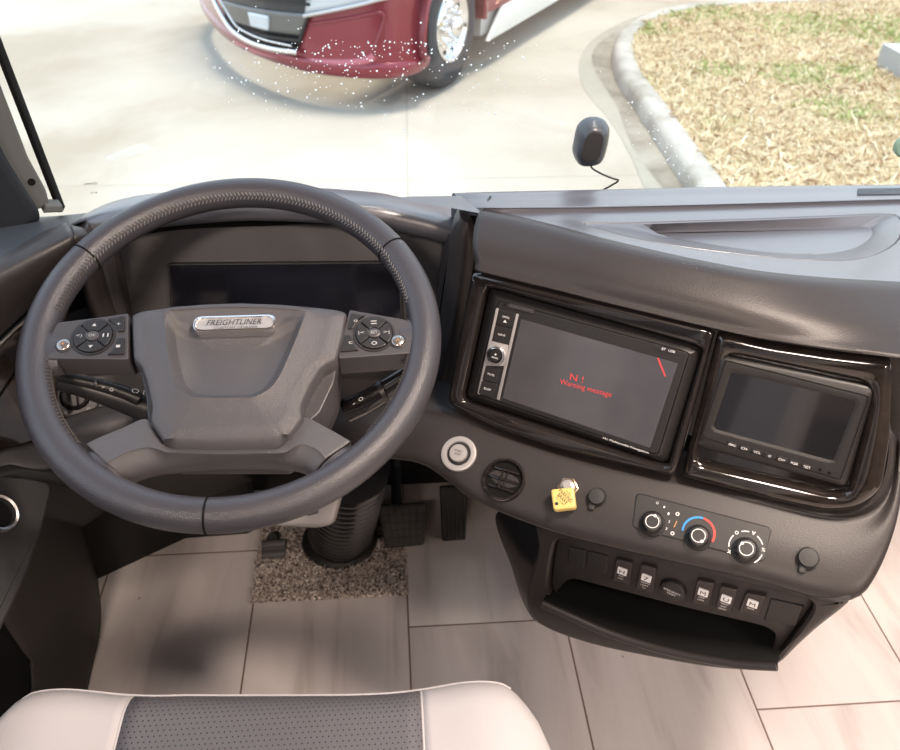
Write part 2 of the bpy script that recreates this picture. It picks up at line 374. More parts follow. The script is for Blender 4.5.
# top pad, from the windshield foot to the front lip, with a tray well in it
outT = [(380, 197)]+[(470, 195.5), (600, 192), (730, 189), (900, 187.5), (985, 186.5), (1030, 225), (1000, 294), (900, 288), (830, 284), (760, 277), (700, 266), (650, 255), (600, 243), (560, 232), (520, 222), (480, 213), (440, 206)]
holeT = [(582, 222), (620, 222.5), (690, 220.3), (760, 218), (830, 215.3), (880, 213.2), (897, 215), (903, 226), (897, 241), (878, 253), (850, 259.5), (800, 259), (720, 251), (650, 240.5), (605, 230)]
flT = [(645, 231.6), (690, 230.6), (760, 228.6), (830, 227), (862, 226.4), (872, 229), (870, 238), (852, 249), (820, 254.5), (780, 254.5), (720, 247), (675, 239.5)]
cT = TP.loc(770, 236)
sO, sH = star(TP.locs(outT), cT, 160), star(smoothloop(TP.locs(holeT), 120), cT, 160); sF = star(smoothloop(TP.locs(flT, -.015), 120), cT, 160)
mb = MB(); mb.loft([[TP.w(*p, w) for p in r] for r, w in ((sO, 0), (sO*.5+sH*.5, 0), (inset(sH, -.004), 0), (inset(sH, -.0012), -.0006), (sH, -.003))])
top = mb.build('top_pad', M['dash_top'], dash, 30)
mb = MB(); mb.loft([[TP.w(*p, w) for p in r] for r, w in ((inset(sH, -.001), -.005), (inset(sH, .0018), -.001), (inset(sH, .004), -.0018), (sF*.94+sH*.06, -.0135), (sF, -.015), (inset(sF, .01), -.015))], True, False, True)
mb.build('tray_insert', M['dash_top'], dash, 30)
# ledge along the foot of the glass
strip = [(-30, 215), (62, 210), (120, 206), (250, 199), (380, 195.5), (470, 193.5), (600, 190.5), (730, 187.5), (900, 185.5), (985, 184), (985, 196), (900, 198.5), (868, 200), (740, 203), (600, 206.5), (470, 207.5), (400, 204), (250, 209), (120, 217), (62, 221), (-30, 228)]
s0 = L(TP.at, [(452, 194.4)], -.006)+L(TP.at, [(485, 193.2), (600, 190.5), (730, 187.5), (900, 185.5), (985, 184)], .006)
s1 = L(TP.at, [(466, 206.8)], -.006)+L(TP.at, [(496, 206.9), (600, 206), (740, 202.7), (900, 198.5), (985, 197)], .006)
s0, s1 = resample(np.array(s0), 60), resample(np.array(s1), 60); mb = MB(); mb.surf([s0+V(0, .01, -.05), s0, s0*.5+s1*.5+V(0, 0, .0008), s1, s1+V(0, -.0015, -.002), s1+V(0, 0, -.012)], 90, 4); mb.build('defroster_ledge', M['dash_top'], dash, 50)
lt0 = L(atY, [(-130, 226), (-60, 224), (0, 220), (62, 216.5), (112, 211)], YW-.02); lt1 = L(atZ, [(-130, 352), (-60, 302), (0, 264), (40, 240), (70, 226)], .897)
mb = MB(); mb.surf([lt0, np.array(resample(np.array(lt0), 9))*.5+np.array(resample(np.array(lt1), 9))*.5, lt1, np.array(lt1)+V(.01, -.02, -.01)], 40, 5); mb.build('side_top', M['side_top'], dash, 50, .003, off=0)
# front lip
P1o = lambda x, y, w=.018: P1.at(x, y, w)
lipt = [(479, 213), (520, 222), (560, 232), (600, 243), (650, 255), (700, 266), (760, 277), (830, 284), (900, 288), (1000, 294)]
lipb = [(477, 269), (520, 279.5), (560, 289), (600, 299), (650, 311), (700, 323), (760, 336), (830, 347), (895, 355), (1000, 366)]
rt = np.array(L(TP.at, lipt)); rb = np.array(L(P1o, lipb)); fw = unit(V(-.40, -.9, .05))
mb = MB(); mb.surf([rt+V(.01, .03, -.008), rt, rt*.82+rb*.18+fw*.012, rt*.5+rb*.5+fw*.017, rt*.15+rb*.85+fw*.008, rb, rb+V(.03, .05, .004)], 60, 5)
e0 = [rt[0], rt[0]*.82+rb[0]*.18+fw*.012, rt[0]*.5+rb[0]*.5+fw*.017, rb[0]]
mb.surf([e0, [p+V(.02, .05, 0) for p in e0]], 8, 3, lin=True)
mb.build('front_lip', M['dash'], dash, 50, .003, off=0)
# ledge below the gloss panel
r0 = L(P1.at, [(318, 398), (400, 403), (446, 408), (510, 434), (580, 456), (676, 479), (760, 497), (826, 511), (858, 507), (878, 492), (887, 465), (890, 430)], -.006)
r1 = L(P2.at, [(318, 418), (400, 414), (446, 421), (510, 444), (580, 466), (676, 489), (760, 506), (828, 519), (864, 516), (884, 499), (893, 470), (896, 435)], .000)
r2 = L(P2.at, [(318, 450), (392, 454), (424, 460), (450, 477), (478, 497), (540, 522), (600, 539), (660, 553), (760, 576), (806, 589), (840, 596), (863, 592), (880, 568), (893, 534), (900, 500), (903, 460)], -.0)
r1, r0 = np.array(r1), np.array(r0); r2 = np.array(resample(r2, 60)); R1 = resample(r1, 60); R0 = resample(r0, 60)
r15 = R1*.5+r2*.5+P2.n*.004
mb = MB(); mb.surf([R0+V(.02, .05, 0), R0, R1, r15, r2+P2.n*.0015+(R1-r2)*.10, r2+V(0, .004, -.010), r2+V(.01, .03, -.018), r2+V(.05, .13, -.03)], 90, 5)
mb.build('lower_ledge', M['dash'], dash, 50, .003, off=0)
e0 = L(P1o, [(892, 357), (940, 362), (1000, 368)]); e0 = np.array(e0)+V(.02, .06, -.012)
mb = MB(); mb.surf([e0, e0+V(0, .01, -.05), e0+V(0, .05, -.25), e0+V(0, .30, -.45)], 20, 5); mb.build('end_panel', M['dash'], dash, 50, .004, off=0)
# lower box below the ledge
faceA = [(540, 524), (600, 541), (660, 556), (760, 577), (800, 590), (832, 598), (850, 600), (846, 606), (838, 613), (815, 631), (795, 649), (777, 666), (758, 672), (735, 672), (700, 668), (650, 659), (600, 648.5), (560, 636), (537, 624), (526, 607), (530, 580), (538, 550)]
backB = [(497, 512), (560, 520), (700, 555), (850, 575), (860, 580), (840, 600), (800, 620), (760, 632), (700, 630), (640, 625), (590, 618), (560, 624), (538, 623), (524, 604), (512, 568)]
fr = [(562, 538), (620, 552), (680, 568), (760, 587), (800, 595), (814, 603), (812, 613), (800, 630), (776, 662), (740, 663), (680, 652.5), (610, 628), (547, 597), (547, 585), (550, 560), (554, 543)]
cu = [(566, 581), (573, 579), (680, 607), (765, 627), (776, 634), (773, 645), (771, 661), (740, 661), (680, 651.5), (610, 630), (553, 603), (552, 597)]
cQ = QF.loc(664, 606); NQ = 200
sA = star(smoothloop(QF.locs(faceA), 160), cQ, NQ); sB = star(smoothloop(QF.locs(backB, -.11), 160), cQ, NQ); sR = star(rounded(QF.locs(fr), .012), cQ, NQ)
sC = star(rounded(QF.locs(cu, -.012), .008), QF.loc(664, 628, -.012), NQ); sR2 = star(rounded(QF.locs(fr), .012), QF.loc(664, 628, -.012), NQ)
mb = MB(); mb.loft([[QF.w(*p, w) for p in r] for r, w in ((sB*.9+cQ*.1, -.22), (sB, -.11), (sA*.7+sB*.3, -.035), (inset(sA, -.002), -.016), (inset(sA, -.001), -.006), (inset(sA, .004), -.001), (inset(sA, .008), 0), (inset(sR, -.003), 0), (sR, -.003), (sR, -.02))], True, True)
mb.build('lower_console', M['dash'], dash, 40)
# pedestal running forward under the box to the firewall
mb = MB(); bx = [QF.w(*p, -.15) for p in inset(sB, .02)]; fb = [V(p[0]*.75+.12, 1.40, max(p[2]-.30, .02)) for p in bx]
mb.loft([bx, fb], True, True, True); mb.build('console_duct', M['dash'], dash, 40)
# instrument hood, its pillars and face
hl = [(76, 224), (90, 217.5), (110, 211), (150, 204.5), (250, 197), (365, 203), (400, 209), (440, 219), (462, 226.5), (475, 231)]
h0 = np.array([atY(x, y, 1.045) for x, y in hl]); hn = resample(h0, 40)
mb = MB(); mb.surf([np.c_[hn[:, 0], np.full(40, 1.178), np.full(40, .828)], hn+V(0, .06, -.012), hn, hn+V(0, -.016, -.010), hn+V(0, -.010, -.026), hn+V(0, .012, -.034)], 60, 5)
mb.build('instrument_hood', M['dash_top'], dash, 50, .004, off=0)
mb = MB(); q = np.c_[hn[:, 0]*.97-.005, np.full(40, 1.057), hn[:, 2]-.034]; q2 = np.array(resample(np.array(L(BF.at, [(108, 246), (117, 241), (147, 233), (188, 228), (260, 225), (330, 223.5), (394, 231), (425, 235), (442, 238)], -.007)), 40)); mb.surf([q, q2], 60, 3); mb.build('hood_shade_lining', M['deep'], dash, 50, .003, off=0)  # lining carried down in near-black, the hood's shade put into its colour
fo = [(104, 226), (250, 205), (445, 236), (437, 300), (424, 400), (400, 440), (160, 440), (140, 400), (118, 315)]
mb = MB(); mb.prism(BF, rounded(BF.locs(fo, -.01), .02), -.03, -.01, .003); mb.build('instrument_face', M['pod'], dash)
def pillar(nm, pts, ws, Y, mat, dp=.05):
    c = [(x, y) for x, y in pts]; A = resample(np.array([atY(x, y, Y+.02*i/len(c)) for i, (x, y) in enumerate(c)]), 24); w = np.array(ws); mb = MB(); R = []
    for i, p in enumerate(A):
        k = (w[0]+(w[1]-w[0])*i/23)*(.35, .72, .90)[i] if i < 3 else w[0]+(w[1]-w[0])*i/23; R.append([p+V(math.cos(t)*k, (-.016+.014*math.cos(t)**2)*math.sin(t) if t <= PI else dp*abs(math.sin(t)), 0) for t in np.linspace(0, 2*PI, 20, False)])
    mb.loft(R, True, True, True); return mb.build(nm, mat, dash, 50)
pillar('instrument_pillar', [(465, 217), (462, 250), (457, 290), (449, 340), (439, 400)], (.018, .0145), .99, M['pod'])
pillar('instrument_pillar', [(449, 233), (446, 255), (440, 295), (431, 350), (424, 390)], (.004, .0045), 1.03, M['pod'], .03)
pillar('instrument_pillar', [(79, 234), (82, 250), (89, 275), (100, 310), (116, 352)], (.0165, .0135), 1.0, M['dash'])
pillar('instrument_pillar', [(99, 232), (103, 252), (108, 278), (116, 308), (128, 352)], (.011, .009), 1.03, M['pod'], .03)
pillar('instrument_pillar', [(110, 235), (114, 258), (119, 284), (126, 310), (138, 352)], (.004, .004), 1.05, M['dash'], .03)
# left wing of the dashboard
lt = L(atZ, [(70, 226), (55, 232), (40, 240), (20, 252), (0, 264), (-60, 302), (-130, 352)], .90); lb = L(P1L.at, [(76, 266), (60, 280), (42, 295), (22, 313), (0, 334), (-60, 396), (-130, 467)], .02)
rt, rb = np.array(lt), np.array(lb); fw = unit(V(.45, -.88, .1))
RR = [rt*(1-t)+rb*t+fw*.034*math.sin(PI*t)**.8+V(0, 0, .020)*math.sin(PI*t) for t in (0, .1, .25, .45, .65, .85, 1)]; e0 = [r[0] for r in RR]
mb = MB(); mb.surf([rt+V(-.012, .02, -.006)]+RR+[rb+V(-.03, .04, .0)], 40, 5); mb.surf([e0, [p*.5+np.mean(e0, 0)*.5+V(.010, .012, 0) for p in e0], [np.mean(e0, 0)+V(.010, .016, 0)+(p-np.mean(e0, 0))*.02 for p in e0]], 20, 4)
mb.build('side_pad', M['dash'], dash, 50, .003, off=0)
lo = rounded(P1L.locs([(76, 279), (50, 299), (25, 321), (-70, 410), (-70, 500), (0, 451), (30, 443), (56, 434), (58, 380), (64, 330)]), .006)
mb = MB(); mb.prism(P1L, lo, -.03, .004, .004); sd = mb.build('side_trim', M['burl'], dash)
mb = MB(); mb.prism(P1L, rounded(P1L.locs([(34, 420), (47, 417), (50, 433), (38, 437)], .004), .002), .003, .006, .001); mb.build('trim_switch', M['lightgrey'], sd)
mb = MB(); mb.tube(L(P1L.at, [(-20, 358), (0, 343), (15, 328.5), (30, 316)], .007), .0022, 8); mb.build('edge_highlight', M['satin'], sd)  # highlight on the gloss edge, put in as a pale metal tube
a0 = L(P1L.at, [(-70, 504), (0, 453), (30, 445), (60, 434), (92, 422), (150, 405), (180, 395)], -.004); a1 = L(P2L.at, [(-70, 512), (0, 468), (25, 469.5), (44, 471.5), (70, 462), (140, 450), (190, 440)]); a2 = np.array(L(P2L.at, [(-70, 520), (0, 478), (25, 480), (48, 482), (85, 487), (150, 470), (190, 455)]))
mb = MB(); mb.surf([np.array(a0)+V(-.02, .02, 0), a0, a1], 40, 5, lin=True); mb.build('side_ledge', M['pod'], dash, 50, .003, off=0)
mb = MB(); mb.surf([a1, np.array(resample(np.array(a1)*.5+a2*.5, 7))+V(.003, -.003, .004), a2, a2+V(0, .03, -.02), a2+V(0, .14, -.12), a2+V(0, .34, -.36)], 40, 5); mb.build('side_ledge_edge', M['footwell'], dash, 50, .003, off=0)
# knee panel behind the column, from the instrument face down and forward
kr = [[V(x, 1.03, .66) for x in (-.46, -.3, -.1, .10, .2)], [V(x, 1.02, .60) for x in (-.46, -.3, -.1, .06, .18)], [V(x, 1.12, .55) for x in (-.5, -.3, -.1, .08, .2)], [V(x, 1.30, .50) for x in (-.5, -.3, -.1, .08, .2)]]
mb = MB(); mb.surf(kr, 30, 5); mb.build('knee_panel', M['footwell'], dash, 50, .003, off=0)

# ------------------------------------------------------------------ instrument display
disp = thing('instrument_display', BF.at(285, 290), 'wide black glass instrument display behind the steering wheel, unlit', 'display')
dq = rounded(BF.locs([(167, 263), (400, 261), (404, 330), (172, 330)]), .006)
mb = MB(); mb.prism(BF, dq, -.012, .001, .002); mb.build('display_frame', M['black'], disp)
mb = MB(); mb.prism(BF, inset(dq, .003), -.004, .0016, .0004); mb.build('display_glass', M['cluster'], disp)

# ------------------------------------------------------------------ gloss surrounds
sur = thing('radio_surround', P1.at(455, 410), 'glossy black frame with rounded edges around the car radio', 'trim')
og = rounded(P1.locs([(474.5, 269), (716, 327), (676, 474), (560, 447), (500, 427), (449, 402)]), [.012, .004, .006, .01, .01, .012])
c1 = P1.loc(585, 375); so = star(og, c1, 140); si = star(rounded(P1.locs([(489, 284), (705, 345), (669, 465), (464, 399)]), .008), c1, 140)
mb = MB(); mb.frame(P1, so, si, -.02, .012, -.012, .005); mb.build('surround_frame', M['gloss'], sur, 50)
mb = MB(); mb.prism(P1, inset(si, -.002), -.03, -.010); mb.build('surround_backing', M['deep'], sur)
bz = thing('monitor_surround', P1.at(760, 492), 'dark glossy wood-look panel with rounded edges around the small monitor', 'trim')
ob = rounded(P1.locs([(718.5, 329), (770, 341), (830, 350), (893, 357), (889, 440), (881, 488), (858, 507), (826, 511), (770, 498), (682, 475), (696, 420)]), [.005, .01, .01, .012, .01, .01, .012, .02, .01, .006, .01])
c2 = P1.loc(786, 420); so = star(ob, c2, 140); si = star(rounded(P1.locs([(727, 351), (868, 380), (871, 400), (848, 489), (835, 491), (695, 459)]), .012), c2, 140)
mb = MB(); mb.frame(P1, so, si, -.02, .011, -.002, .008); mb.prism(P1, inset(si, -.004), -.02, -.001); mb.build('surround_panel', M['burl'], bz, 50)

# ------------------------------------------------------------------ radio
rad = thing('car_radio', P1.at(575, 430), 'black touchscreen car radio with a silver key column and red warning text', 'radio')
oq = P1.locs([(491, 288), (703.5, 347), (668, 463.5), (466.5, 397.5)]); iq = P1.locs([(498, 300), (690, 352.5), (658, 456), (474, 394)], .010)
mb = MB(); so = rounded(oq, .007); si = rounded(iq, .003); so, si = star(so, c1, 120), star(si, c1, 120)
mb.loft([[P1.w(*p, w) for p in r] for r, w in ((so, -.014), (so, .001), (inset(so, .001), .003), (si*.8+so*.2, .0095), (si*.9+so*.1, .0105), (si, .0105), (si, .008))]); mb.build('radio_sleeve', M['blackm'], rad)
mb = MB(); mb.prism(P1, inset(si, .0006), -.01, .010, .0012); mb.build('faceplate', M['blackm'], rad)
W = .0102
scr = rounded(P1.locs([(521, 319), (678, 363.5), (650, 448), (502.5, 398)], W), .0015)
mb = MB(); mb.prism(P1, scr, .009, W+.0003, .0002); screen = mb.build('screen', M['navscreen'], rad)
mb = MB(); a = P1.loc(577, 378, W); mb.text('N !', P1, a, .0165, .0085, lift=W+.0004); b = P1.loc(585.5, 388.5, W); mb.text('Warning message', P1, b, .064, .0085, lift=W+.0004); mb.build('warning_text', M['redglow'], screen)
mb = MB(); mb.prism(P1, P1.locs([(657, 358), (659, 358), (666, 376), (664.7, 376.6)], W), W+.0002, W+.0006); mb.build('warning_mark', M['redglow'], screen)
for qd in ([(496.3, 308), (498.8, 308.6), (480, 394.5), (477.5, 393.5)], [(516.3, 313.5), (518.9, 314.2), (499.5, 400), (496.8, 399)], [(492, 341), (508.5, 345), (506, 366), (485, 365.5)]):
    mb = MB(); mb.prism(P1, P1.locs(qd, W), .008, W+.0006, .0002); mb.build('silver_strip', M['silver'], rad)
for qd, tx in (([(499.3, 309.3), (515.6, 313.3), (512.3, 327.5), (496.3, 323.8)], 'OPEN'), ([(496, 325), (512, 329), (507.8, 344), (492.8, 340)], 'NAVI'), ([(486, 365.8), (500.5, 369), (497.3, 383), (482.5, 379.4)], 'MUTE'), ([(482.2, 380.5), (497, 384.1), (493.8, 397.5), (478.6, 393)], 'DISP')):
    o = P1.locs(qd, W); mb = MB(); mb.prism(P1, rounded(o, .0012), .008, W+.0012, .0005); kb = mb.build('radio_button', M['black'], rad)
    mb = MB(); mb.text(tx, P1, o.mean(0)+V(0, .002 if tx == 'OPEN' else 0), .0088, .0026, lift=W+.0013)
    if tx == 'OPEN': c = o.mean(0)+V(.0, -.0035); mb.add([P1.w(c[0]-.0022, c[1]-.0012, W+.0017), P1.w(c[0]+.0022, c[1]-.0012, W+.0017), P1.w(c[0], c[1]+.002, W+.0017)], [(0, 1, 2)])
    mb.build('button_print', M['white'], kb)
kc = P1.loc(496.7, 355, W)
mb = MB(); mb.lathe(P1, kc, [(.0122, .008), (.0122, .013), (.0118, .0145), (.0106, .0150), (.0088, .0150), (.0084, .013)], 40, cap1=False); kr_ = mb.build('volume_ring', M['chrome'], rad)
mb = MB(); mb.lathe(P1, kc, [(.0083, .010), (.0083, .0140), (.0076, .0150)], 32); kn = mb.build('volume_knob', M['blackm'], rad)
mb = MB(); mb.text('PWR', P1, kc+V(0, -.0025), .008, .0024, lift=.0151); mb.lathe(P1, kc+V(0, .002), [(.0012, .0154), (.0001, .0154)], 12); mb.build('knob_print', M['white'], kn)
mb = MB(); mb.prism(P1, rounded(P1.locs([(509, 303.3), (534, 310), (533, 313.5), (508, 306.8)], W), .0015), .008, W+.0012, .0006); cdb = mb.build('card_slot_cover', M['pod'], rad)
mb = MB(); mb.lathe(P1, P1.loc(504.5, 304.5, W), [(.0016, W+.0001), (.0001, W+.0002)], 12); mb.build('reset_hole', M['deep'], rad)
mb = MB(); mb.prism(P1, rounded(P1.locs([(656, 344.5), (682, 351.5), (680.5, 355.5), (654.5, 348.5)], W), .002), .008, W+.0008, .0004); pl_ = mb.build('badge_plate', M['black'], rad)
mb = MB(); mb.text('BT', P1, P1.loc(664, 348.8, W), .0042, .0028, lift=W+.0009); mb.text('USB', P1, P1.loc(672, 351, W), .0075, .0028, lift=W+.0009); mb.build('badge_print', M['white'], pl_)
mb = MB(); a = P1.loc(603, 438, W); b = P1.loc(649, 453, W); an = math.atan2(b[1]-a[1], b[0]-a[0]); mb.text('M1 Multimedia Navigation', P1, (a+b)/2, np.linalg.norm(b-a), .0036, an, lift=W+.0003); mb.build('model_print', M['white'], rad)

# ------------------------------------------------------------------ small monitor
P1m = P1; P1 = Pl(P1.o-P1.n*.008, P1.n); mon = thing('monitor', P1.at(770, 460), 'small dark grey monitor with a reflective blank screen and a row of labelled keys', 'monitor')
om = rounded(P1.locs([(719.5, 353), (876, 386), (846, 487), (694.5, 445)], .012), [.006, .008, .006, .006]); ml = P1.locs([(725.5, 361), (868, 397), (840, 480), (701.5, 437)], .020)
cm = P1.loc(784, 419); so, sl = star(om, cm, 120), star(rounded(ml, .002), cm, 120)
sc = star(rounded(P1.locs([(731.5, 372.5), (856.5, 401.5), (833, 461), (713, 428.5)], .019), .0012), cm, 120)
mb = MB(); mb.loft([[P1.w(*p, w) for p in r] for r, w in ((so, 0), (so, .012), (inset(so, .001), .015), (inset(so, .003), .0170), (inset(sl, -.0012), .0185), (inset(sl, -.0008), .0172), (sl, .0172), (inset(sl, .0006), .0186), (inset(sc, -.0045), .0190), (inset(sc, -.003), .0188), (sc, .0172), (sc, .015))]); mb.build('monitor_case', M['blackm'], mon)
mb = MB(); mb.prism(P1, inset(sc, -.0005), .010, .0174); mb.build('monitor_screen', M['screen'], mon)
for i, tx in enumerate(('MENU', 'CH-', 'VOL', 'O', 'CH+', 'MODE', 'TEST')):
    c = P1.loc(732.3+i*12.42, 444.6+i*3.7, .019); mb = MB(); mb.prism(P1, rounded(np.array([c+V(-.0055, .003), c+V(.0055, .003), c+V(.0055, -.003), c+V(-.0055, -.003)]), .001), .017, .0198, .0004); kb = mb.build('monitor_key', M['blackm'], mon)
    mb = MB(); mb.text(tx, P1, c, .0075 if tx != 'O' else .0032, .0028, lift=.0199); mb.build('key_print', M['white'], kb)
for x, y in ((820, 470), (829.3, 473)):
    mb = MB(); mb.lathe(P1, P1.loc(x, y, .019), [(.0018, .0188), (.0016, .0193), (.0001, .0190)], 16); mb.build('sensor_window', M['deep'], mon)
P1 = P1m
# ------------------------------------------------------------------ controls on the ledge
stb = thing('start_button', P2.at(459, 470), 'round silver engine start button left of the black round vent', 'button')
c = P2.loc(458.7, 453.7, .006); r = .0232
mb = MB(); mb.lathe(P2, c, [(r, 0), (r, .006), (r*.97, .0078), (r*.88, .0085), (r*.70, .0082), (r*.65, .006)], 48, cap1=False); mb.build('button_ring', M['silver'], stb)
mb = MB(); mb.lathe(P2, c, [(r*.66, .005), (r*.62, .0066), (r*.50, .0066)], 48); mb.build('button_well', M['black'], stb)
mb = MB(); mb.lathe(P2, c, [(r*.50, .006), (r*.50, .010), (r*.46, .0112), (r*.3, .0115)], 40); bt = mb.build('push_button', M['silver'], stb)
mb = MB(); mb.text('START', P2, c+V(0, .0022), .0095, .0026, lift=.0116); mb.text('STOP', P2, c+V(0, -.0022), .0080, .0026, lift=.0116); mb.build('button_print', M['blackprint'], bt)
vt = thing('air_vent', P2.at(504, 498), 'round glossy black swivel air vent between start button and yellow brake knob', 'vent')
c = P2.loc(504, 479.5, .006); r = .0278
mb = MB(); mb.lathe(P2, c, [(r, 0), (r, .006), (r*.95, .0095), (r*.86, .010), (r*.78, .006), (r*.76, -.004)], 48, cap1=False); mb.build('vent_ring', M['gloss'], vt)
mb = MB(); mb.lathe(P2, c, [(r*.83, .0056), (r*.4, .0054)], 32); mb.build('vent_throat', M['deep'], vt)
for k in (-1, 0, 1):
    hw = math.sqrt(.74**2-(k*.42)**2)*r; o = np.array([c+V(-hw, k*.42*r-.0016), c+V(hw, k*.42*r-.0016), c+V(hw, k*.42*r+.0016), c+V(-hw, k*.42*r+.0016)]); mb = MB(); mb.prism(P2, o, .004, .0085, .001); mb.build('vent_slat', M['gloss'], vt)
for k in (-.5, .5):
    mb = MB(); mb.prism(P2, np.array([c+V(k*.006-.0008, -.011), c+V(k*.006+.0008, -.011), c+V(k*.006+.0008, .013), c+V(k*.006-.0008, .013)]), .005, .0098, .0004); mb.build('vent_tab', M['gloss'], vt)
pb = thing('parking_brake_valve', P2.at(566, 500), 'yellow square parking brake knob on a hexagonal brass nut', 'parking brake knob')
c = P2.loc(568, 488, .006); hexo = np.array([c+V(math.cos(a), math.sin(a))*.0135 for a in np.linspace(.2, .2+2*PI, 6, False)])
mb = MB(); mb.prism(P2, hexo, 0, .009, .0015); nut = mb.build('hex_nut', simple('zinc_nut', (.46, .34, .24), .3, 1.), pb, 30)
mb = MB(); mb.lathe(P2, c, [(.0085, .008), (.0085, .013), (.006, .014), (.0045, .0145), (.0045, .02)], 24); mb.build('valve_stem', M['silver'], pb)
WK = .024; kq = P2.locs([(550.5, 489), (573.5, 486.8), (576, 507.5), (553.3, 510.2)], WK)
mb = MB(); mb.prism(P2, rounded(kq, .004), WK-.012, WK, .0025); kb = mb.build('brake_knob', M['yellow'], pb)
c = kq.mean(0); mb = MB()
for tx, dy, w in (('PUSH', .0088, .007), ('PARKING', .0043, .0205), ('BRAKE', -.0008, .0150), ('PULL TO APPLY', -.0055, .014)): mb.text(tx, P2, c+V(math.sin(.45)*dy, math.cos(.45)*dy), w, .0046 if w > .0145 else .0020, -.45, lift=WK)
mb.lathe(P2, c+V(-.0055, -.0085), [(.0022, WK+.0004), (.0001, WK+.0004)], 14); mb.build('knob_print', M['blackprint'], kb)
def cap_thing(px, py, r, label, cat, name):
    t = thing(name, P2.at(px, py+8), label, cat); c = P2.loc(px, py, .006)
    mb = MB(); mb.lathe(P2, c, [(r*1.05, 0), (r*1.05, .005), (r*.98, .0062)], 32); mb.build('socket_rim', M['black'], t)
    mb = MB(); mb.lathe(P2, c, [(r*.9, .004), (r*.9, .012), (r*.8, .0142), (r*.3, .0146)], 32); mb.build('socket_cap', M['rubber'], t)
    d = c+V(-.25*r, -1.15*r); mb = MB(); mb.prism(P2, rounded(np.array([d+V(-.004, -.004), d+V(.004, -.004), d+V(.004, .008), d+V(-.004, .008)]), .003), .002, .010, .002); mb.build('cap_tab', M['rubber'], t); return t
cap_thing(597, 497.5, .0115, 'round black capped power socket beside the yellow parking brake knob', 'power socket', 'power_socket')
cap_thing(807.5, 558.5, .0125, 'round black capped power socket at the right end of the ledge, past the heater knobs', 'power socket', 'power_socket')
# heater panel
hv = thing('heater_control', P2.at(700, 550), 'dark heater panel with three round knobs and a blue and red temperature arc', 'heater controls')
ho = rounded(P2.locs([(636, 492), (773, 527.5), (764.5, 563), (631, 528)], .005), .008)
mb = MB(); mb.prism(P2, ho, -.002, .0062, .002); mb.build('control_plate', M['blackm'], hv)
WH = .0064
def knob(px, py, ptr):
    c = P2.loc(px, py, .020); mb = MB(); R = []
    prof = [(.0150, .006), (.0150, .009), (.0122, .011), (.0108, .0185), (.0100, .0200), (.0085, .0204)]
    for r, w in prof: R.append([P2.w(c[0]+r*(1+.02*math.cos(20*a))*math.cos(a), c[1]+r*(1+.02*math.cos(20*a))*math.sin(a), w) for a in np.linspace(0, 2*PI, 80, False)])
    mb.loft(R, True, False, True); k = mb.build('heater_knob', M['blackm'], hv)
    mb = MB(); mb.loft([[P2.w(c[0]+r*math.cos(a), c[1]+r*math.sin(a), .0207) for a in np.linspace(0, 2*PI, 40, False)] for r in (.0078, .0070)])
    a = math.radians(ptr); mb.lathe(P2, c+V(math.cos(a), math.sin(a))*.0072, [(.0017, .0208), (.0001, .0209)], 14); mb.build('pointer_ring', M['white'], k); return P2.loc(px, py-3, WH)
k1 = knob(652.3, 521.5, 80); k2 = knob(698.5, 535.7, -45); k3 = knob(746.3, 548.8, 140)
mb = MB()
for i, tx in enumerate(('O', '•', '1', '2', '3', '4')):
    a = math.radians(88-i*27); mb.text(tx, P2, k1+V(math.cos(a), math.sin(a))*.0195, .0018 if tx != 'O' else .003, .0030, lift=WH)
mb.build('fan_scale', M['white'], hv); mb = MB()
for dx, rr in ((677.5, .0022), (672.5, .0022)):
    py = 514 if dx > 675 else 533.5; c = P2.loc(dx, py, WH); mb.loft([[P2.w(c[0]+r*math.cos(t), c[1]+r*math.sin(t), WH+.0004) for t in np.linspace(0, 2*PI, 20, False)] for r in (rr, rr*.6)])
mb.build('recirculation_print', M['white'], hv); mb = MB()
for a0, a1 in ((195, 150), (118, 92), (62, 28), (-8, -48)): mb.prism(P2, arcband(k3+V(0, -.002), .0178, .0190, a0, a1), WH, WH+.0004)
for a, tx in ((212, 'x'), (135, 'o'), (77, 'v'), (10, '%')): t = math.radians(a); mb.text(tx, P2, k3+V(0, -.002)+V(math.cos(t), math.sin(t))*.0188, .0042, .0042, lift=WH)
mb.build('mode_scale', M['white'], hv)
mb = MB(); mb.prism(P2, arcband(k2, .0165, .0190, 190, 87), WH, WH+.0005); mb.build('cold_arc', M['blue'], hv)
mb = MB(); mb.prism(P2, arcband(k2, .0165, .0190, 85, -18), WH, WH+.0005); mb.build('hot_arc', M['red'], hv)
mb = MB(); a = P2.loc(675.3, 524, WH); mb.prism(P2, np.array([a+V(-.001, -.004), a+V(.0002, -.004), a+V(.0014, .004), a+V(.0004, .004)]), WH, WH+.0004); mb.build('lamp_mark', M['orange'], hv)

# ------------------------------------------------------------------ switch panel with the tray opening
sp = thing('switch_panel', QF.at(664, 600, -.012), 'dark switch panel with a row of rocker switches above the black storage slot', 'switch panel')
WQ = -.012
mb = MB(); mb.loft([[QF.w(*p, w) for p in r] for r, w in ((sR2, -.02), (inset(sR2, .002), WQ-.001), (inset(sR2, .004), WQ), (inset(sC, -.002), WQ), (sC, WQ-.002), (sC, -.03))]); mb.build('panel_plate', M['dash'], sp, 40)
mb = MB(); mb.loft([[QF.w(*p, w) for p in r] for r, w in ((sC, -.028), (sC, -.13))], True, False, True); mb.build('slot_lining', M['felt'], sp, 40)
lipq = [(542.5, 603), (600, 629), (640, 643), (680, 653.5), (720, 661), (745, 664.5), (777, 666)]
A = np.array([QF.at(x, y, .012) for x, y in lipq]); A = resample(A, 30); zt = np.array([0, 0, 1.]); back = -QF.n*V(1, 1, 0)
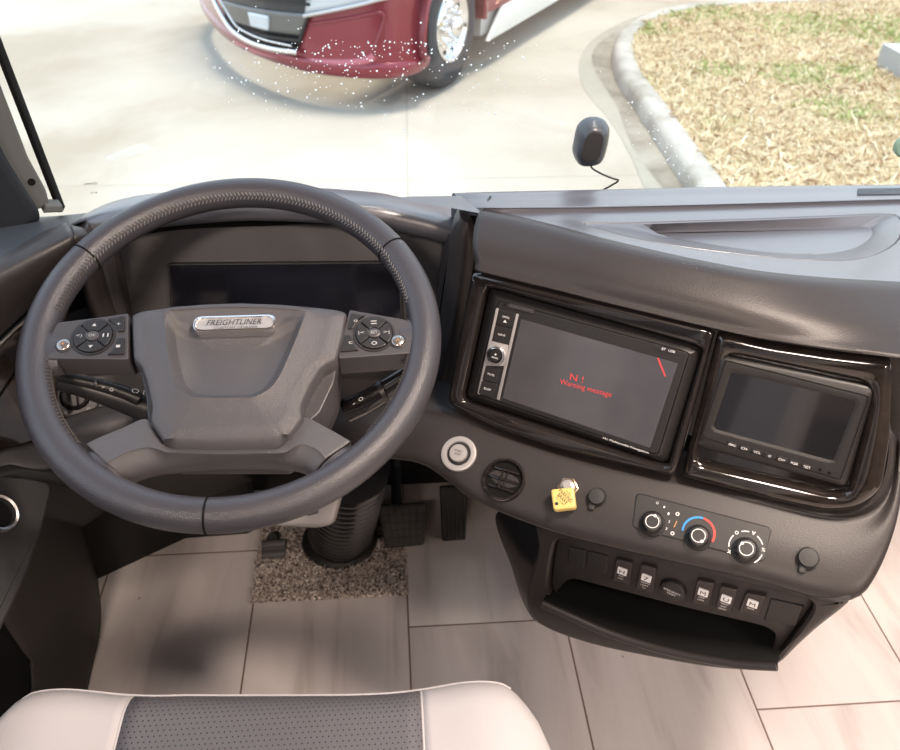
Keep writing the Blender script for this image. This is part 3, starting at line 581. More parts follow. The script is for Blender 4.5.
B = np.array([p+back*.075+V(0, 0, -.004) for p in A])
mb = MB(); mb.loft([list(A+zt*.004)+list(B[::-1]+zt*.004), list(A-zt*.004)+list(B[::-1]-zt*.004)], True, True, True); sh_ = mb.build('slot_shelf', M['felt'], sp, 30)
mb = MB(); mb.tube(list(A+QF.n*.001), .0052, 12); mb.build('shelf_lip', M['dash'], sh_)
def switch(q, icon, lines, bright=True, lift=.010):
    o = QF.locs(q, WQ+.006); c = o.mean(0); ax = unit(o[1]-o[0]); h = np.linalg.norm(o[3]-o[0]); w = np.linalg.norm(o[1]-o[0])
    oo = inset(rounded(o, .003), 0); mb = MB(); n = len(oo); mid = c[1]
    R = [[QF.w(p[0], p[1], WQ-.004) for p in oo]]
    for d, e in ((0, .0), (.0012, .0012)): R.append([QF.w(p[0], p[1], WQ+.003+e+lift*.6*(max(0, (p[1]-mid)/h))+.004*max(0, -(p[1]-mid)/h)) for p in inset(oo, d)])
    mb.loft(R, True, False, True); s_ = mb.build('rocker_switch', M['switchface'], sp, 30)
    if icon:
        lf = WQ+.008; mb = MB(); d = c+ax*0+V(0, .003); s2 = .0052; mb.prism(QF, rounded(np.array([d+V(-s2*1.15, -s2), d+V(s2*1.15, -s2), d+V(s2*1.15, s2), d+V(-s2*1.15, s2)]), .001), lf-.004, lf+.0006)
        for i, (tx, ww) in enumerate(lines): mb.text(tx, QF, d+V(-.0003*i, -.0090-.0045*i), ww, .0022, math.atan2(ax[1], ax[0])*.5, lift=lf-.001)
        mb.build('switch_print', M['white'], s_)
        mb = MB(); mb.text(icon, QF, d, .0065, .0058, 0, lift=lf+.0007); mb.build('switch_icon', M['blackprint'], s_)
switch([(616, 559), (632.5, 563), (629, 585.5), (612, 580.5)], 'H', [('AUX', .006), ('FAN', .006)])
switch([(641, 564.5), (656.5, 568.5), (652.5, 593.5), (635.5, 588.5)], '7', [('GENERATOR', .011), ('START', .010), ('STOP', .005)])
switch([(697, 580), (714.5, 583.5), (709.5, 606.5), (691.5, 603)], 'M', [('LAMP', .007), ('LEVEL', .008)])
switch([(720.5, 586), (737.5, 590), (731.5, 613.5), (714.5, 609.5)], 'U', [('MIRROR', .009), ('HEAT', .007), ('DEFROST', .009)])
switch([(746, 593), (766.5, 596.5), (759, 616.5), (738, 611.5)], 'M', [('PEDAL', .008)])
for q in ([(569, 546.5), (585.5, 550.5), (584, 569), (567, 565)], [(587.5, 551), (608, 556), (605.5, 574), (586, 569.5)], [(771, 599), (804, 606.5), (796, 627), (764, 620)]):
    o = rounded(QF.locs(q, WQ+.002), .001); mb = MB(); mb.prism(QF, o, WQ-.004, WQ+.002, .0012); mb.build('blank_plate', M['blackm'], sp)
c = QF.loc(673.5, 588.5, WQ); mb = MB(); mb.lathe(QF, c, [(.0165, WQ-.004), (.0165, WQ+.004), (.0152, WQ+.0062), (.012, WQ+.0068)], 40); rb_ = mb.build('round_cover', M['blackm'], sp)
mb = MB(); mb.text('EMERGENCY', QF, c+V(0, .0012), .021, .0028, -.10, lift=WQ+.0069); mb.text('START', QF, c+V(-.0005, -.0032), .011, .0028, -.10, lift=WQ+.0069); mb.build('cover_print', M['white'], rb_)

# ------------------------------------------------------------------ steering wheel
WC = V(-.173, .790, .848); WNm = unit(V(0, -.394, .919)); WP = Pl(WC, WNm)
sw = thing('steering_wheel', WC-WNm*.06, 'four-spoke steering wheel with stitched grey leather rim and silver badge on the hub', 'steering wheel')
RC, RT = .208, .0178
def rimp(a, ph, r=RT): q = RC-r*math.cos(ph); return WP.w(q*math.cos(a), q*math.sin(a), r*math.sin(ph))   # ph = 0 towards the hub
mb = MB(); NA, NP = 160, 28; mb.loft([[rimp(a, p) for p in np.linspace(0, 2*PI, NP, False)] for a in np.linspace(0, 2*PI, NA+1)]); rim = mb.build('rim', M['leather'], sw, 60)
def aof(x, y): q = WP.loc(x, y); return math.atan2(q[1], q[0])
for (x, y) in ((66, 246), (398, 247), (207, 520)):
    a = aof(x, y); mb = MB(); mb.tube([rimp(a, p, RT+.0001) for p in np.linspace(0, 2*PI, 28, False)], .0011, 6, False, True); mb.build('rim_seam', M['deep'], rim)
def stitches(a0, a1, ph0, m='thread'):
    mb = MB()
    n = int(abs(a1-a0)*RC/.0048)
    for i in range(n):
        a = a0+(a1-a0)*i/n; da = .010
        for sg in (1, -1): mb.tube([rimp(a+(da if sg > 0 else 0)+t*.010, ph0+sg*(.04+.20*t), RT+.0004+.0004*math.sin(PI*t)) for t in (0, .5, 1)], .0007, 5)
    mb.build('stitching', M[m], rim)
stitches(math.radians(28), math.radians(152), .62)
stitches(math.radians(152), math.radians(170), .5, 'thread_dark'); stitches(math.radians(10), math.radians(28), .5); stitches(math.radians(188), math.radians(222), .35, 'thread_dark'); stitches(math.radians(-42), math.radians(-8), .35, 'thread_dark')
# hub pad
WHb = .016
ho_ = [(130, 313), (140, 308.5), (165, 305), (200, 301.5), (240, 300), (280, 301.5), (315, 304.5), (340, 307.5), (347.5, 311), (343, 335), (337, 358), (322, 366.5), (311, 384), (302, 404), (303, 417), (292, 432), (283, 442), (276, 446), (222, 448), (172, 447.5), (164, 443), (156, 431), (148, 419), (149.5, 405), (145, 382), (139.5, 366), (131.5, 357), (130.5, 335)]
tr_o = [(164, 311.5), (165.5, 318), (168, 350), (176, 384), (190, 396), (206, 398), (240, 398), (257, 396.5), (276, 382), (294, 344), (304, 318), (306, 311.5), (280, 308), (240, 306.8), (200, 308)]
tr_i = [(173, 313.5), (174.5, 320), (178, 350), (185, 378), (196, 388), (210, 389.5), (238, 389.5), (252, 388), (267, 376), (285, 342), (294.5, 320), (297, 313.5), (280, 310.5), (240, 309.3), (200, 310.5)]
ch = WP.loc(230, 356, WHb); N = 180
sA_ = star(rounded(WP.locs(ho_, WHb), .0018), ch, N); sT = star(smoothloop(WP.locs(tr_o, WHb), 120), ch, N); sI = star(smoothloop(WP.locs(tr_i, WHb-.003), 120), ch, N)
vt_ = WP.loc(230, 316, WHb)[1]; vb_ = WP.loc(230, 436, WHb)[1]; lb_ = lambda r: np.array([p+V(0, .0085*min(1, max(0, (vb_-p[1])/.007))) for p in r]); dep = lambda r, base, d: [WP.w(p[0], p[1], base-d*min(1, max(0, (vt_-p[1])/.014))**.8) for p in r]
sT = ch+(sT-ch)*np.minimum(1, .985*np.linalg.norm(sA_-ch, axis=1)/np.linalg.norm(sT-ch, axis=1))[:, None]; sI = ch+(sI-ch)*np.minimum(1, .975*np.linalg.norm(sA_-ch, axis=1)/np.linalg.norm(sI-ch, axis=1))[:, None]
low = inset(sA_, .002); fr_ = lambda r: np.array([p+V(0, (.004 if p[1] < ch[1] else 0)) for p in r])
mb = MB(); mb.loft([[WP.w(*p, w) for p in r] for r, w in ((low, -.030), (sA_, -.004), (sA_, .003), (lb_(inset(sA_, .0012)), .0115), (lb_(inset(sA_, .0035)), .0142))]+[dep(sT*.3+lb_(inset(sA_, .006))*.7, .0164, 0), dep(inset(sT, -.0030), .0170, 0), dep(inset(sT, -.0008), .0184, 0), dep(inset(sT, .0018), .0178, .002), dep(sI*.7+sT*.3, .0168, .0105), dep(sI, .0166, .0125), dep(sI*.6+ch*.4, .0166, .0125), dep(sI*.2+ch*.8, .0166, .0120)], True, True, True)
hub = mb.build('hub_pad', M['hub'], sw, 60)
# badge
WB = .0148; e0, e1 = WP.loc(194, 324.5, WB), WP.loc(276, 324.5, WB); bc = (e0+e1)/2; bw, bh = np.linalg.norm(e1-e0)/2, .0098
st_o = rounded(np.array([bc+V(-bw, -bh), bc+V(bw, -bh), bc+V(bw, bh), bc+V(-bw, bh)]), bh, 9); 
mb = MB(); mb.frame(WP, star(st_o, bc, 120), star(inset(st_o, .0026), bc, 120), .002, .0182, .0145, .0009); bdg = mb.build('badge', M['chrome'], hub)
mb = MB(); mb.prism(WP, inset(st_o, .0024), .002, .0160); mb.build('badge_plate', M['silver'], bdg)
mb = MB(); mb.prism(WP, rounded(np.array([bc+V(-.034, .0001), bc+V(.034, .0001), bc+V(.031, .0066), bc+V(-.031, .0066)]), .003), .0150, .0166); mb.build('badge_band', M['silver'], bdg)
mb = MB(); mb.text('FREIGHTLINER', WP, bc+V(0, .0016), .058, .0072, 0, .25, lift=.0170); mb.text('CUSTOM CHASSIS', WP, bc+V(.001, -.0048), .046, .0026, lift=.0161); mb.build('badge_lettering', M['blackprint'], bdg)
mb = MB(); mb.text('SRS', WP, WP.loc(182, 318, .0172), .010, .0032, lift=.0160); mb.build('embossed_print', M['hub'], hub)
mb = MB(); mb.text('AIRBAG', WP, WP.loc(291, 317, .0172), .013, .0032, lift=.0160)
mb.build('embossed_print', M['hub'], hub)
# button pods on the cross spokes
WPd = .010
def pod(outl, skirt):
    o = rounded(WP.locs(outl, WPd), .0025); mb = MB(); mb.prism(WP, o, -.022, WPd, .0015); return mb.build('spoke_pod', M['pod'], sw)
pL = pod([(58, 322), (75, 320), (100, 317), (128.5, 313), (128.5, 359.5), (90, 359), (47, 358.5), (48.5, 344), (53, 329)], 0)
pR = pod([(349.5, 309.5), (375, 314), (404, 319), (410, 323), (412.5, 338), (412.5, 353), (375, 356), (338, 358.5), (341, 340)], 0)
def dpad(pd, cx, cy, rx, icons, ok):
    c = WP.loc(cx, cy, WPd+.002); q = WP.loc(cx+rx, cy, WPd+.002); R = np.linalg.norm(q-c); w = WPd
    mb = MB(); mb.lathe(WP, c, [(R*1.09, w-.001), (R*1.07, w+.0012), (R*.97, w+.0012), (R*.95, w)], 48, cap1=True); mb.build('pad_ring', M['black'], pd)
    for k, ic in enumerate(icons):
        a = 90*k; o = arcband(c, R*.34, R*.93, a-41.5, a+41.5, 12); mb = MB(); mb.prism(WP, o, w, w+.0030, .0008); b = mb.build('pad_button', M['blackm'], pd)
        t = math.radians(a); mb = MB(); d = c+V(math.cos(t), math.sin(t))*R*.64
        if ic in ('^', 'v'):
            s = .0022*(1 if ic == '^' else -1); mb.add([WP.w(d[0]-.0024, d[1]-s*.7, w+.0034), WP.w(d[0]+.0024, d[1]-s*.7, w+.0034), WP.w(d[0], d[1]+s, w+.0034)], [(0, 1, 2)])
        else: mb.text(ic, WP, d, .0062 if len(ic) < 3 else .0068, .0046, lift=w+.0031)
        mb.build('button_print', M['greyprint'], b)
    mb = MB(); mb.lathe(WP, c, [(R*.30, w), (R*.30, w+.0032), (R*.22, w+.0038)], 28, 1.12, .9); b = mb.build('centre_button', M['pod'], pd)
    mb = MB(); mb.text(ok, WP, c, .0075, .0036, lift=w+.0039); mb.build('button_print', M['greyprint'], b)
dpad(pL, 92.8, 336.2, 20.5, ('||', '^', '<)', 'v'), 'OK'); dpad(pR, 374, 333.3, 19.5, ('>|', '=', '|<', 'o'), 'SET')
def key(pd, quad, ic, rad_=.001):
    o = WP.locs(quad, WPd+.001); mb = MB(); mb.prism(WP, rounded(o, rad_), WPd-.001, WPd+.0022, .0007); b = mb.build('pod_button', M['blackm'], pd)
    mb = MB(); mb.text(ic, WP, o.mean(0)+V(.001, 0), .0042, .0032, lift=WPd+.0023); mb.build('button_print', M['greyprint'], b)
key(pL, [(108, 319.5), (124.5, 316), (124.5, 331), (118.5, 332), (115, 325)], '+'); key(pL, [(117.5, 338.5), (124.5, 338), (124, 354.5), (107.5, 355), (114, 349)], '-')
key(pR, [(351.5, 313.5), (365, 316), (357, 321), (353, 329), (348, 329)], 'o'); key(pR, [(345, 335.5), (350.5, 335.5), (353.5, 344), (358.5, 350.5), (341, 352)], 'c')
for pd, x, y in ((pL, 63.3, 345), (pR, 398, 341)):
    c = WP.loc(x, y, WPd+.001); mb = MB(); mb.lathe(WP, c, [(.0088, WPd-.001), (.0086, WPd+.0010), (.0078, WPd+.0014), (.0072, WPd+.0006)], 32, cap1=False); mb.build('button_rim', M['black'], pd)
    mb = MB(); mb.lathe(WP, c, [(.0073, WPd-.001), (.0070, WPd+.0022), (.0058, WPd+.0032), (.003, WPd+.0035)], 32); b = mb.build('round_button', M['button'], pd)
    mb = MB(); mb.text('A' if x > 200 else '*', WP, c, .004, .004, lift=WPd+.0036); mb.build('button_print', M['orange'], b)
# pod roots that blend into the rim
for sg in (1, -1):
    R = []
    for t in np.linspace(0, 1, 10):
        cx = sg*(RC-.028+.028*t); hh = .026+.030*t**2; tk = .017; R.append([WP.w(cx, -.012+hh*math.cos(a), -.006+tk*math.sin(a)*(1-.0*t)) for a in np.linspace(0, 2*PI, 24, False)])
    mb = MB(); mb.loft(R, True, True, True); mb.build('spoke_root', M['leather'], rim, 60)
# lower spokes
yk = [(86, 446.5), (100, 439), (122, 430), (146, 420.5), (152, 428), (166, 447), (222, 450), (283, 446), (293, 433), (303.5, 418.5), (328, 430), (352, 443.5), (342, 450), (329, 457), (321, 464), (314, 474), (306, 466.5), (290, 463.5), (230, 462), (170, 466.5), (140, 472), (124, 479), (116, 470), (104, 458)]
cy = WP.loc(225, 452, 0)
yT = [(87, 445.5), (100, 439), (122, 430), (146, 420.5), (156, 433), (167, 447), (200, 449), (222, 449.5), (250, 449), (282, 447), (293, 432), (303.5, 418.5), (328, 430), (350, 442.5)]
yC = [(106, 463), (114, 458), (130, 451), (148, 447), (159, 449), (169, 452), (200, 453.5), (222, 454), (250, 453.5), (282, 452), (292, 447), (303, 444), (318, 450), (326, 458.5)]
yB = [(122, 479), (132, 475), (142, 471.5), (152, 469), (162, 467), (172, 466), (200, 463.5), (222, 462.5), (250, 462), (284, 463), (296, 464.5), (303, 466.5), (309, 470), (314, 474)]
row = lambda l, w: np.array([WP.w(*WP.loc(x, y, w), w) for x, y in l])
mb = MB(); mb.surf([row(yT, 0)-WNm*.024, row(yT, 0), row(yT, .003)+(row(yC, .003)-row(yT, .003))*.12, row(yC, .007)*.93+row(yT, .007)*.07, row(yC, .006)*.9+row(yB, .006)*.1, row(yB, -.008), row(yB, -.010)-WNm*.016], 110, 4); mb.build('lower_spokes', M['spoke'], sw, 60, .002, off=0)
for q in ([(86, 446), (124, 478.5), (112, 492), (72, 456)], [(350, 442.5), (313, 473.5), (326, 490), (366, 455)]):   # leather feet of the spokes
    o = WP.locs(q, .004); cen = o.mean(0); R = []
    for t in np.linspace(0, 1, 8):
        p, qq = o[0]*(1-t)+o[3]*t, o[1]*(1-t)+o[2]*t; m = (p+qq)/2; d = (qq-p)/2*(1.0+.25*t*t); R.append([WP.w(m[0]+d[0]*math.cos(a), m[1]+d[1]*math.cos(a), -.008+.0152*math.sin(a)) for a in np.linspace(0, 2*PI, 20, False)])
    mb = MB(); mb.loft(R, True, True, True); mb.build('spoke_root', M['leather'], rim, 60)
tier = [(131, 345), (134, 362), (141, 374), (146, 395), (148, 420), (165, 446), (283, 446), (304, 426), (320, 412), (334, 382), (339, 352), (335, 318), (240, 312), (140, 318)]
mb = MB(); mb.prism(WP, rounded(WP.locs(tier, -.006), .004), -.075, -.006, .0015); mb.build('hub_back', M['pod'], sw)

# ------------------------------------------------------------------ steering column
ax = -WNm; sc_ = thing('steering_column', V(-.173, 1.15, 0), 'steering column under the wheel, with two stalks, dark shroud and ribbed black boot', 'steering column')
mb = MB(); R = []
for d, rx, ry in ((.080, .085, .055), (.09, .10, .075), (.12, .10, .08), (.19, .085, .065), (.22, .06, .05)):
    c = WC+ax*d; R.append([c+V(1, 0, 0)*rx*np.sign(math.cos(a))*abs(math.cos(a))**.7+WP.b*ry*np.sign(math.sin(a))*abs(math.sin(a))**.7 for a in np.linspace(0, 2*PI, 40, False)])
mb.loft(R, True, True, True); mb.build('column_shroud', M['navy'], sc_, 50)
# grey bracket at its foot
BP = Pl(atD(310, 515, 1.12), nrm(45, 0)); mb = MB(); bo = rounded(BP.locs([(236, 524), (262, 505), (315, 488), (343, 488), (333, 524), (318, 528)]), .008); mb.prism(BP, bo, -.03, .0, .006, steps=4); bk = mb.build('column_bracket', M['lightgrey'], sc_)
mb = MB(); mb.prism(BP, rounded(BP.locs([(305, 514), (318, 509.5), (319, 513), (308, 516)]), .002), -.002, .002, .001); mb.build('release_slot', M['black'], bk)
# bellows
b0, b1 = atD(352, 466, 1.25), V(-.128, 1.285, .012); dirb = unit(b1-b0); n1 = unit(np.cross(dirb, V(1, 0, 0))); ln = np.linalg.norm(b1-b0); R = []
for i in range(229):
    t = i/228; rr = (.050+.012*t)*(1+.125*math.cos(2*PI*t*17)); c = b0+dirb*ln*t; R.append([c+(V(1, 0, 0)*math.cos(a)+n1*math.sin(a))*rr for a in np.linspace(0, 2*PI, 40, False)])
mb = MB(); mb.loft(R, True, True, True); mb.build('bellows_boot', M['bellows'], sc_, 70)
fl = Pl(V(-.128, 1.275, 0), V(0, 0, 1), a=V(1, 0, 0)); mb = MB(); mb.lathe(fl, V(0, 0), [(.080, .006), (.080, .016), (.074, .022), (.062, .026), (.058, .04)], 48, cap0=True); mb.build('boot_collar', M['rubber'], sc_)
# stalks
def stalk(pts, r0, r1, mat, flat=1.): mb = MB(); mb.tube(resample(np.array(pts), 20), lambda t: r0+(r1-r0)*t, 16, flat=flat); return mb.build('stalk', mat, sc_)
sL = [atD(148, 410, .985), atD(120, 400, .975), atD(88, 390, .965), atD(58, 383, .955)]
s1 = stalk(sL, .016, .0085, M['black'], .8); mb = MB(); mb.tube(resample(np.array([atD(140, 399, .965), atD(120, 391, .96), atD(95, 384, .953), atD(57, 376, .945)]), 16), lambda t: .008-.0025*t, 12); mb.build('stalk_switch', M['blackm'], s1)
mb = MB(); e = atD(96, 382, .945); mb.tube([e-V(.001, 0, .006), e+V(.001, -.003, .004)], .0016, 8); mb.build('stalk_ring', M['satin'], s1)
SP_ = Pl(atD(138, 392, .942), unit(OC-atD(138, 392, .942)), a=V(.97, .2, -.1)); 
mb = MB(); mb.text('O I II', SP_, SP_.loc(142, 392), .022, .005, -.25, lift=.002); mb.lathe(SP_, SP_.loc(111.5, 389.5), [(.002, .004), (.0013, .004)], 14, cap1=False); mb.text('>', SP_, SP_.loc(103, 387), .003, .003, lift=.003); mb.build('stalk_print', M['greyprint'], s1)
s2 = stalk([atD(346, 411, 1.0), atD(366, 402, .995), atD(384, 391, .99), atD(416, 370, .98)], .0150, .0125, M['gloss'], .8)
mb = MB(); mb.tube([atD(381, 392.5, .99), atD(385, 390.5, .99)], .0150, 16); mb.build('stalk_ring', M['black'], s2)
mb = MB(); q = atD(358, 401, .97); SP2 = Pl(q, unit(OC-q), a=V(.9, .3, .35)); mb.text('- o', SP2, V(0, 0), .014, .004, .1, lift=.004); mb.build('stalk_print', M['greyprint'], s2)

# ------------------------------------------------------------------ light switch left of the column
HL = Pl(V(-.40, .955, .665), nrm(40, 12)); hs = thing('light_switch', HL.at(80, 430), 'round headlight rotary switch on a dark plate, seen through the wheel at left', 'switch')
mb = MB(); mb.prism(HL, rounded(HL.locs([(40, 378), (150, 372), (160, 418), (110, 432), (62, 446), (46, 430)]), .006), -.02, 0, .002); mb.build('switch_plate', M['black'], hs)
c = HL.loc(76, 396); rr = np.linalg.norm(HL.loc(101, 396)-c)
mb = MB(); mb.lathe(HL, c, [(rr, 0), (rr, .003), (rr*.93, .005), (rr*.62, .005), (rr*.58, .002)], 40, cap1=False); mb.build('dial_ring', M['pod'], hs)
mb = MB(); mb.lathe(HL, c, [(rr*.57, 0), (rr*.55, .010), (rr*.45, .013)], 32); mb.prism(HL, rounded(np.array([c+V(-.004, -rr*.5), c+V(.004, -rr*.5), c+V(.004, rr*.5), c+V(-.004, rr*.5)]), .003), .010, .022, .002); mb.build('dial_knob', M['blackm'], hs)
mb = MB()
for a in (-160, -125, -90, -55, -20): t = math.radians(a); mb.text('o' if a % 2 else '*', HL, c+V(math.cos(t), math.sin(t))*rr*.78, .004, .004, lift=.0052)
mb.build('dial_print', M['greyprint'], hs)

# ------------------------------------------------------------------ left console wall with cup holder
lc = thing('side_console', V(-.58, .9, 0), 'dark side console left of the seat, falling from armrest to the floor', 'console')
SPn = unit(V(.80, -.28, .62)); SCp = Pl(atD(30, 520, .965), SPn)
mb = MB(); mb.prism(SCp, rounded(SCp.locs([(-90, 470), (0, 476), (30, 478), (53, 484), (42, 532), (26, 577), (0, 632), (-90, 800)]), .012), -.012, 0, .003, steps=3); mb.build('console_panel', M['blackm'], lc)
c = SCp.loc(-3, 514); rx = np.linalg.norm(SCp.loc(13.5, 514)-c); 
mb = MB(); mb.lathe(SCp, c, [(rx*1.06, -.001), (rx*1.08, .004), (rx*1.0, .009), (rx*.86, .008), (rx*.80, .002), (rx*.80, -.002)], 48, 1, 1.15, cap1=False); ring = mb.build('holder_ring', M['satin'], lc)
mb = MB(); mb.lathe(SCp, c, [(rx*.84, .0009), (rx*.8, .0012), (rx*.1, .0012)], 40, 1, 1.15); mb.build('holder_well', M['deep'], lc)
mb = MB()
near = [atX(33.5, 725, -.575), atX(31, 650, -.575), atX(26.5, 577, -.575), atX(24, 545, -.575)]
foot = [V(-.572, .78, 0), V(-.568, .90, 0), V(-.574, .99, 0), V(-.585, 1.10, 0), V(-.619, 1.21, 0)]
topw = [V(-.60, .70, .50), V(-.575, .80, .52), V(-.555, .90, .53), V(-.55, 1.0, .54), V(-.55, 1.12, .54)]
midw = [V(-.58, .765, .2), V(-.575, .86, .2), V(-.562, .96, .22), V(-.565, 1.08, .24), V(-.60, 1.18, .25)]
mb.surf([near]+[[foot[i], midw[i], topw[i]] for i in range(1, 5)], 24, 6)
mb.build('console_side', M['brownwall'], lc, 60, .004, off=0)
mb = MB(); nz_ = [V(near[0][0], near[0][1], 0)]+near
mb.loft([[p+V(-.006, .006, 0) for p in nz_], [V(-.672, p[1]+.02, p[2]) for p in nz_], [V(-.672, .2, p[2]) for p in nz_]], False); mb.build('void_shade', M['deep'], lc, 20, .003, off=0)  # dark void beside the console, its shade put into near-black sheets
mb = MB(); kp = [(-.619, 1.21), (-.46, 1.313), (-.33, 1.318), (-.305, 1.335)]; mb.loft([[V(x, y, z) for x, y in kp] for z in (0, .25, .6)], False); mb.build('kick_panel', M['footwell'], lc, 20, .004, off=0)

# ------------------------------------------------------------------ driver seat
st = thing('driver_seat', V(-.155, .33, 0), 'white leather driver seat with a grey perforated centre panel, its front edge in view', 'seat')
def seatpt(x, t):
    """t: 0 at the back, 1 at the top front edge, 2 down the front"""
    xm = -.155; u = (x-xm)/.318; bol = .016*np.exp(-((abs(u)-.78)/.17)**2)-.012*max(0, abs(u)-.86)/.14
    yf = .600+.010*np.exp(-((abs(u)-.72)/.24)**2) - .11*max(0, abs(u)-.82)**2/.04*.9; yf -= .024*min(1, max(0, (x+.25)/.38)); z0 = .508+bol*.7-.03*(max(0, abs(u)-.93)/.07)**2
    if t <= 1: y = .02+(yf-.05-.02)*t; return V(x, y, z0-.015*(1-t))
    a = (t-1)*PI/2*1.0; 
    if t <= 2: return V(x, yf-.05+.05*math.sin(a), z0-.05+.05*math.cos(a))
    return V(x, yf-.008*(t-2), z0-.05-.11*(t-2))
TT = list(np.linspace(0, 1, 8))+list(np.linspace(1.1, 2, 10))+[2.3, 2.6, 3.]
xl0, xl1 = -.3085, .0175; taper = lambda x, t: x
def seatgrid(x0, x1, n): mb = MB(); mb.loft([[seatpt(x, t) for x in np.linspace(x0, x1, n)] for t in TT], False); return mb
seatgrid(xl0, xl1, 18).build('seat_centre', M['perf'], st, 60, .004, off=0)
def side(xs, sg):
    mb = MB(); rows = []
    for t in TT:
        r = [seatpt(x, t) for x in np.linspace(*xs, 16)]; e = r[-1]; rows.append(r+[e+V(sg*.006, -.003, -.012), e+V(sg*.009, -.006, -.04), e+V(sg*.008, -.006, -.10), V(e[0]+sg*.004, e[1]-.006, .34)])
    mb.loft(rows, False); return mb.build('seat_bolster', M['vinyl'], st, 60, .004, off=0)
side((xl0, -.473), -1); side((xl1, .163), 1)
mb = MB()
for x in (xl0, xl1): mb.tube([seatpt(x, t)+V(0, .0005, .001) for t in TT[2:]], .0018, 6)
mb.tube([seatpt(x, 1.62)+V(0, .0015, .0015) for x in np.linspace(-.43, .12, 60)], .0020, 6); mb.build('seat_piping', M['vinyl'], st)
mb = MB(); mb.box((-.43, .03, .30), (.12, .54, .36)); mb.box((-.33, .10, 0.0), (.02, .44, .30)); mb.build('seat_base', M['blackm'], st, smooth=False)
for nm, xa, xb, mm in (('backrest_centre', -.31, .02, 'perf'), ('backrest_bolster', -.46, -.31, 'vinyl'), ('backrest_bolster', .02, .15, 'vinyl')):
    mb = MB(); mb.surf([[V(x, y+.06*abs((x+.155)/.28)**2, z) for x in np.linspace(xa, xb, 9)] for y, z in ((.02, .50), (-.04, .70), (-.10, .95), (-.14, 1.10))], 20, 5); mb.build(nm, M[mm], st, 60, .06)

mb = MB(); mb.surf([[V(x, -.16+.05*abs((x+.155)/.14)**2, z) for x in np.linspace(-.30, -.01, 9)] for z in (1.13, 1.2, 1.30)], 20, 5); mb.build('headrest_blocker', M['vinyl'], st, 60, .08)  # unseen headrest behind the camera, added to shade the floor

# ------------------------------------------------------------------ carpet piece and pedals
mb = MB(); x0, x1, y0, y1 = -.297, .010, 1.125, 1.40; nx, ny = 90, 80; Z = rng.uniform(.006, .013, (ny, nx))
mb.loft([[V(x0+(x1-x0)*i/(nx-1)+rng.normal(0, .0008), y0+(y1-y0)*j/(ny-1)+rng.normal(0, .0008), .002 if i in (0, nx-1) or j in (0, ny-1) else Z[j, i]) for i in range(nx)] for j in range(ny)], False)
for k in range(9000):
    x, y = rng.uniform(x0-.002, x1+.002), rng.uniform(y0-.003, y1); d = rng.normal(0, .004, 2); h = rng.uniform(.010, .018); a = rng.uniform(0, PI); w = V(math.cos(a), math.sin(a), 0)*.0016; b = V(x, y, .004); mb.add([b-w, b+w, b+V(d[0], d[1], h)], [(0, 1, 2)])
ob_ = mb.build('carpet_mat', M['carpet'], None, smooth=False); tag(ob_, 'brown and beige speckled carpet piece on the floor under the pedals', 'carpet')
PB = Pl(V(-.005, 1.235, .09), nrm(42, 0)); bp = thing('brake_pedal', V(-.01, 1.3, .0), 'wide black brake pedal with a square grid tread, right of the ribbed boot', 'pedal')
bo = rounded(PB.locs([(376, 505), (427, 502.5), (424.5, 545), (385.5, 549)]), .008); mb = MB(); mb.prism(PB, bo, -.018, 0, .004); mb.build('pedal_pad', M['rubber'], bp)
o = PB.locs([(380, 508), (424, 506), (421.5, 542), (388, 546)]); mb = MB()
for i in range(6):
    for j in range(5):
        f = lambda u, v: (o[0]*(1-u)+o[1]*u)*(1-v)+(o[3]*(1-u)+o[2]*u)*v
        q = np.array([f((i+.06)/6, (j+.06)/5), f((i+.94)/6, (j+.06)/5), f((i+.94)/6, (j+.94)/5), f((i+.06)/6, (j+.94)/5)]); mb.prism(PB, q, -.001, .003, .0008, steps=1)
mb.build('pedal_tread', simple('worn_rubber', (.040, .036, .034), .7), bp)
mb = MB(); mb.tube([PB.w(0, .02, -.012), PB.w(.0, .05, -.06)+V(0, .05, .05), V(-.01, 1.40, .42)], .011, 10); mb.build('pedal_arm', M['footwell'], bp)
PA = Pl(V(.11, 1.30, .08), nrm(35, 0)); apd = thing('accelerator_pedal', V(.11, 1.3, 0), 'narrow black accelerator pedal with upright ribs', 'pedal')
o = PA.locs([(440, 487), (468, 486), (465.5, 540), (442.5, 541.5)]); mb = MB(); mb.prism(PA, rounded(o, .004), -.02, 0, .003); mb.build('pedal_pad', M['rubber'], apd)
for i in range(6):
    u0, u1 = (i+.2)/6, (i+.8)/6; q = np.array([o[0]*(1-u0)+o[1]*u0, o[0]*(1-u1)+o[1]*u1, o[3]*(1-u1)+o[2]*u1, o[3]*(1-u0)+o[2]*u0]); c = q.mean(0); mb = MB(); mb.prism(PA, c+(q-c)*.93, -.001, .0035, .001); mb.build('pedal_rib', M['rubber'], apd)
mb = MB(); mb.tube([PA.w(0, -.02, -.02), V(.11, 1.38, .04), V(.11, 1.40, .012)], .014, 10); mb.build('pedal_hinge', M['footwell'], apd)
PF = Pl(V(-.27, 1.27, .035), nrm(60, 0)); fsw = thing('foot_switch', V(-.27, 1.27, 0), 'small grey ribbed foot switch on the left of the carpet piece', 'foot switch')
o = PF.locs([(262, 540), (286, 538.5), (285, 557.5), (262, 560)]); mb = MB(); mb.prism(PF, rounded(o, .003), -.02, 0, .003); mb.build('switch_body', M['spoke'], fsw)
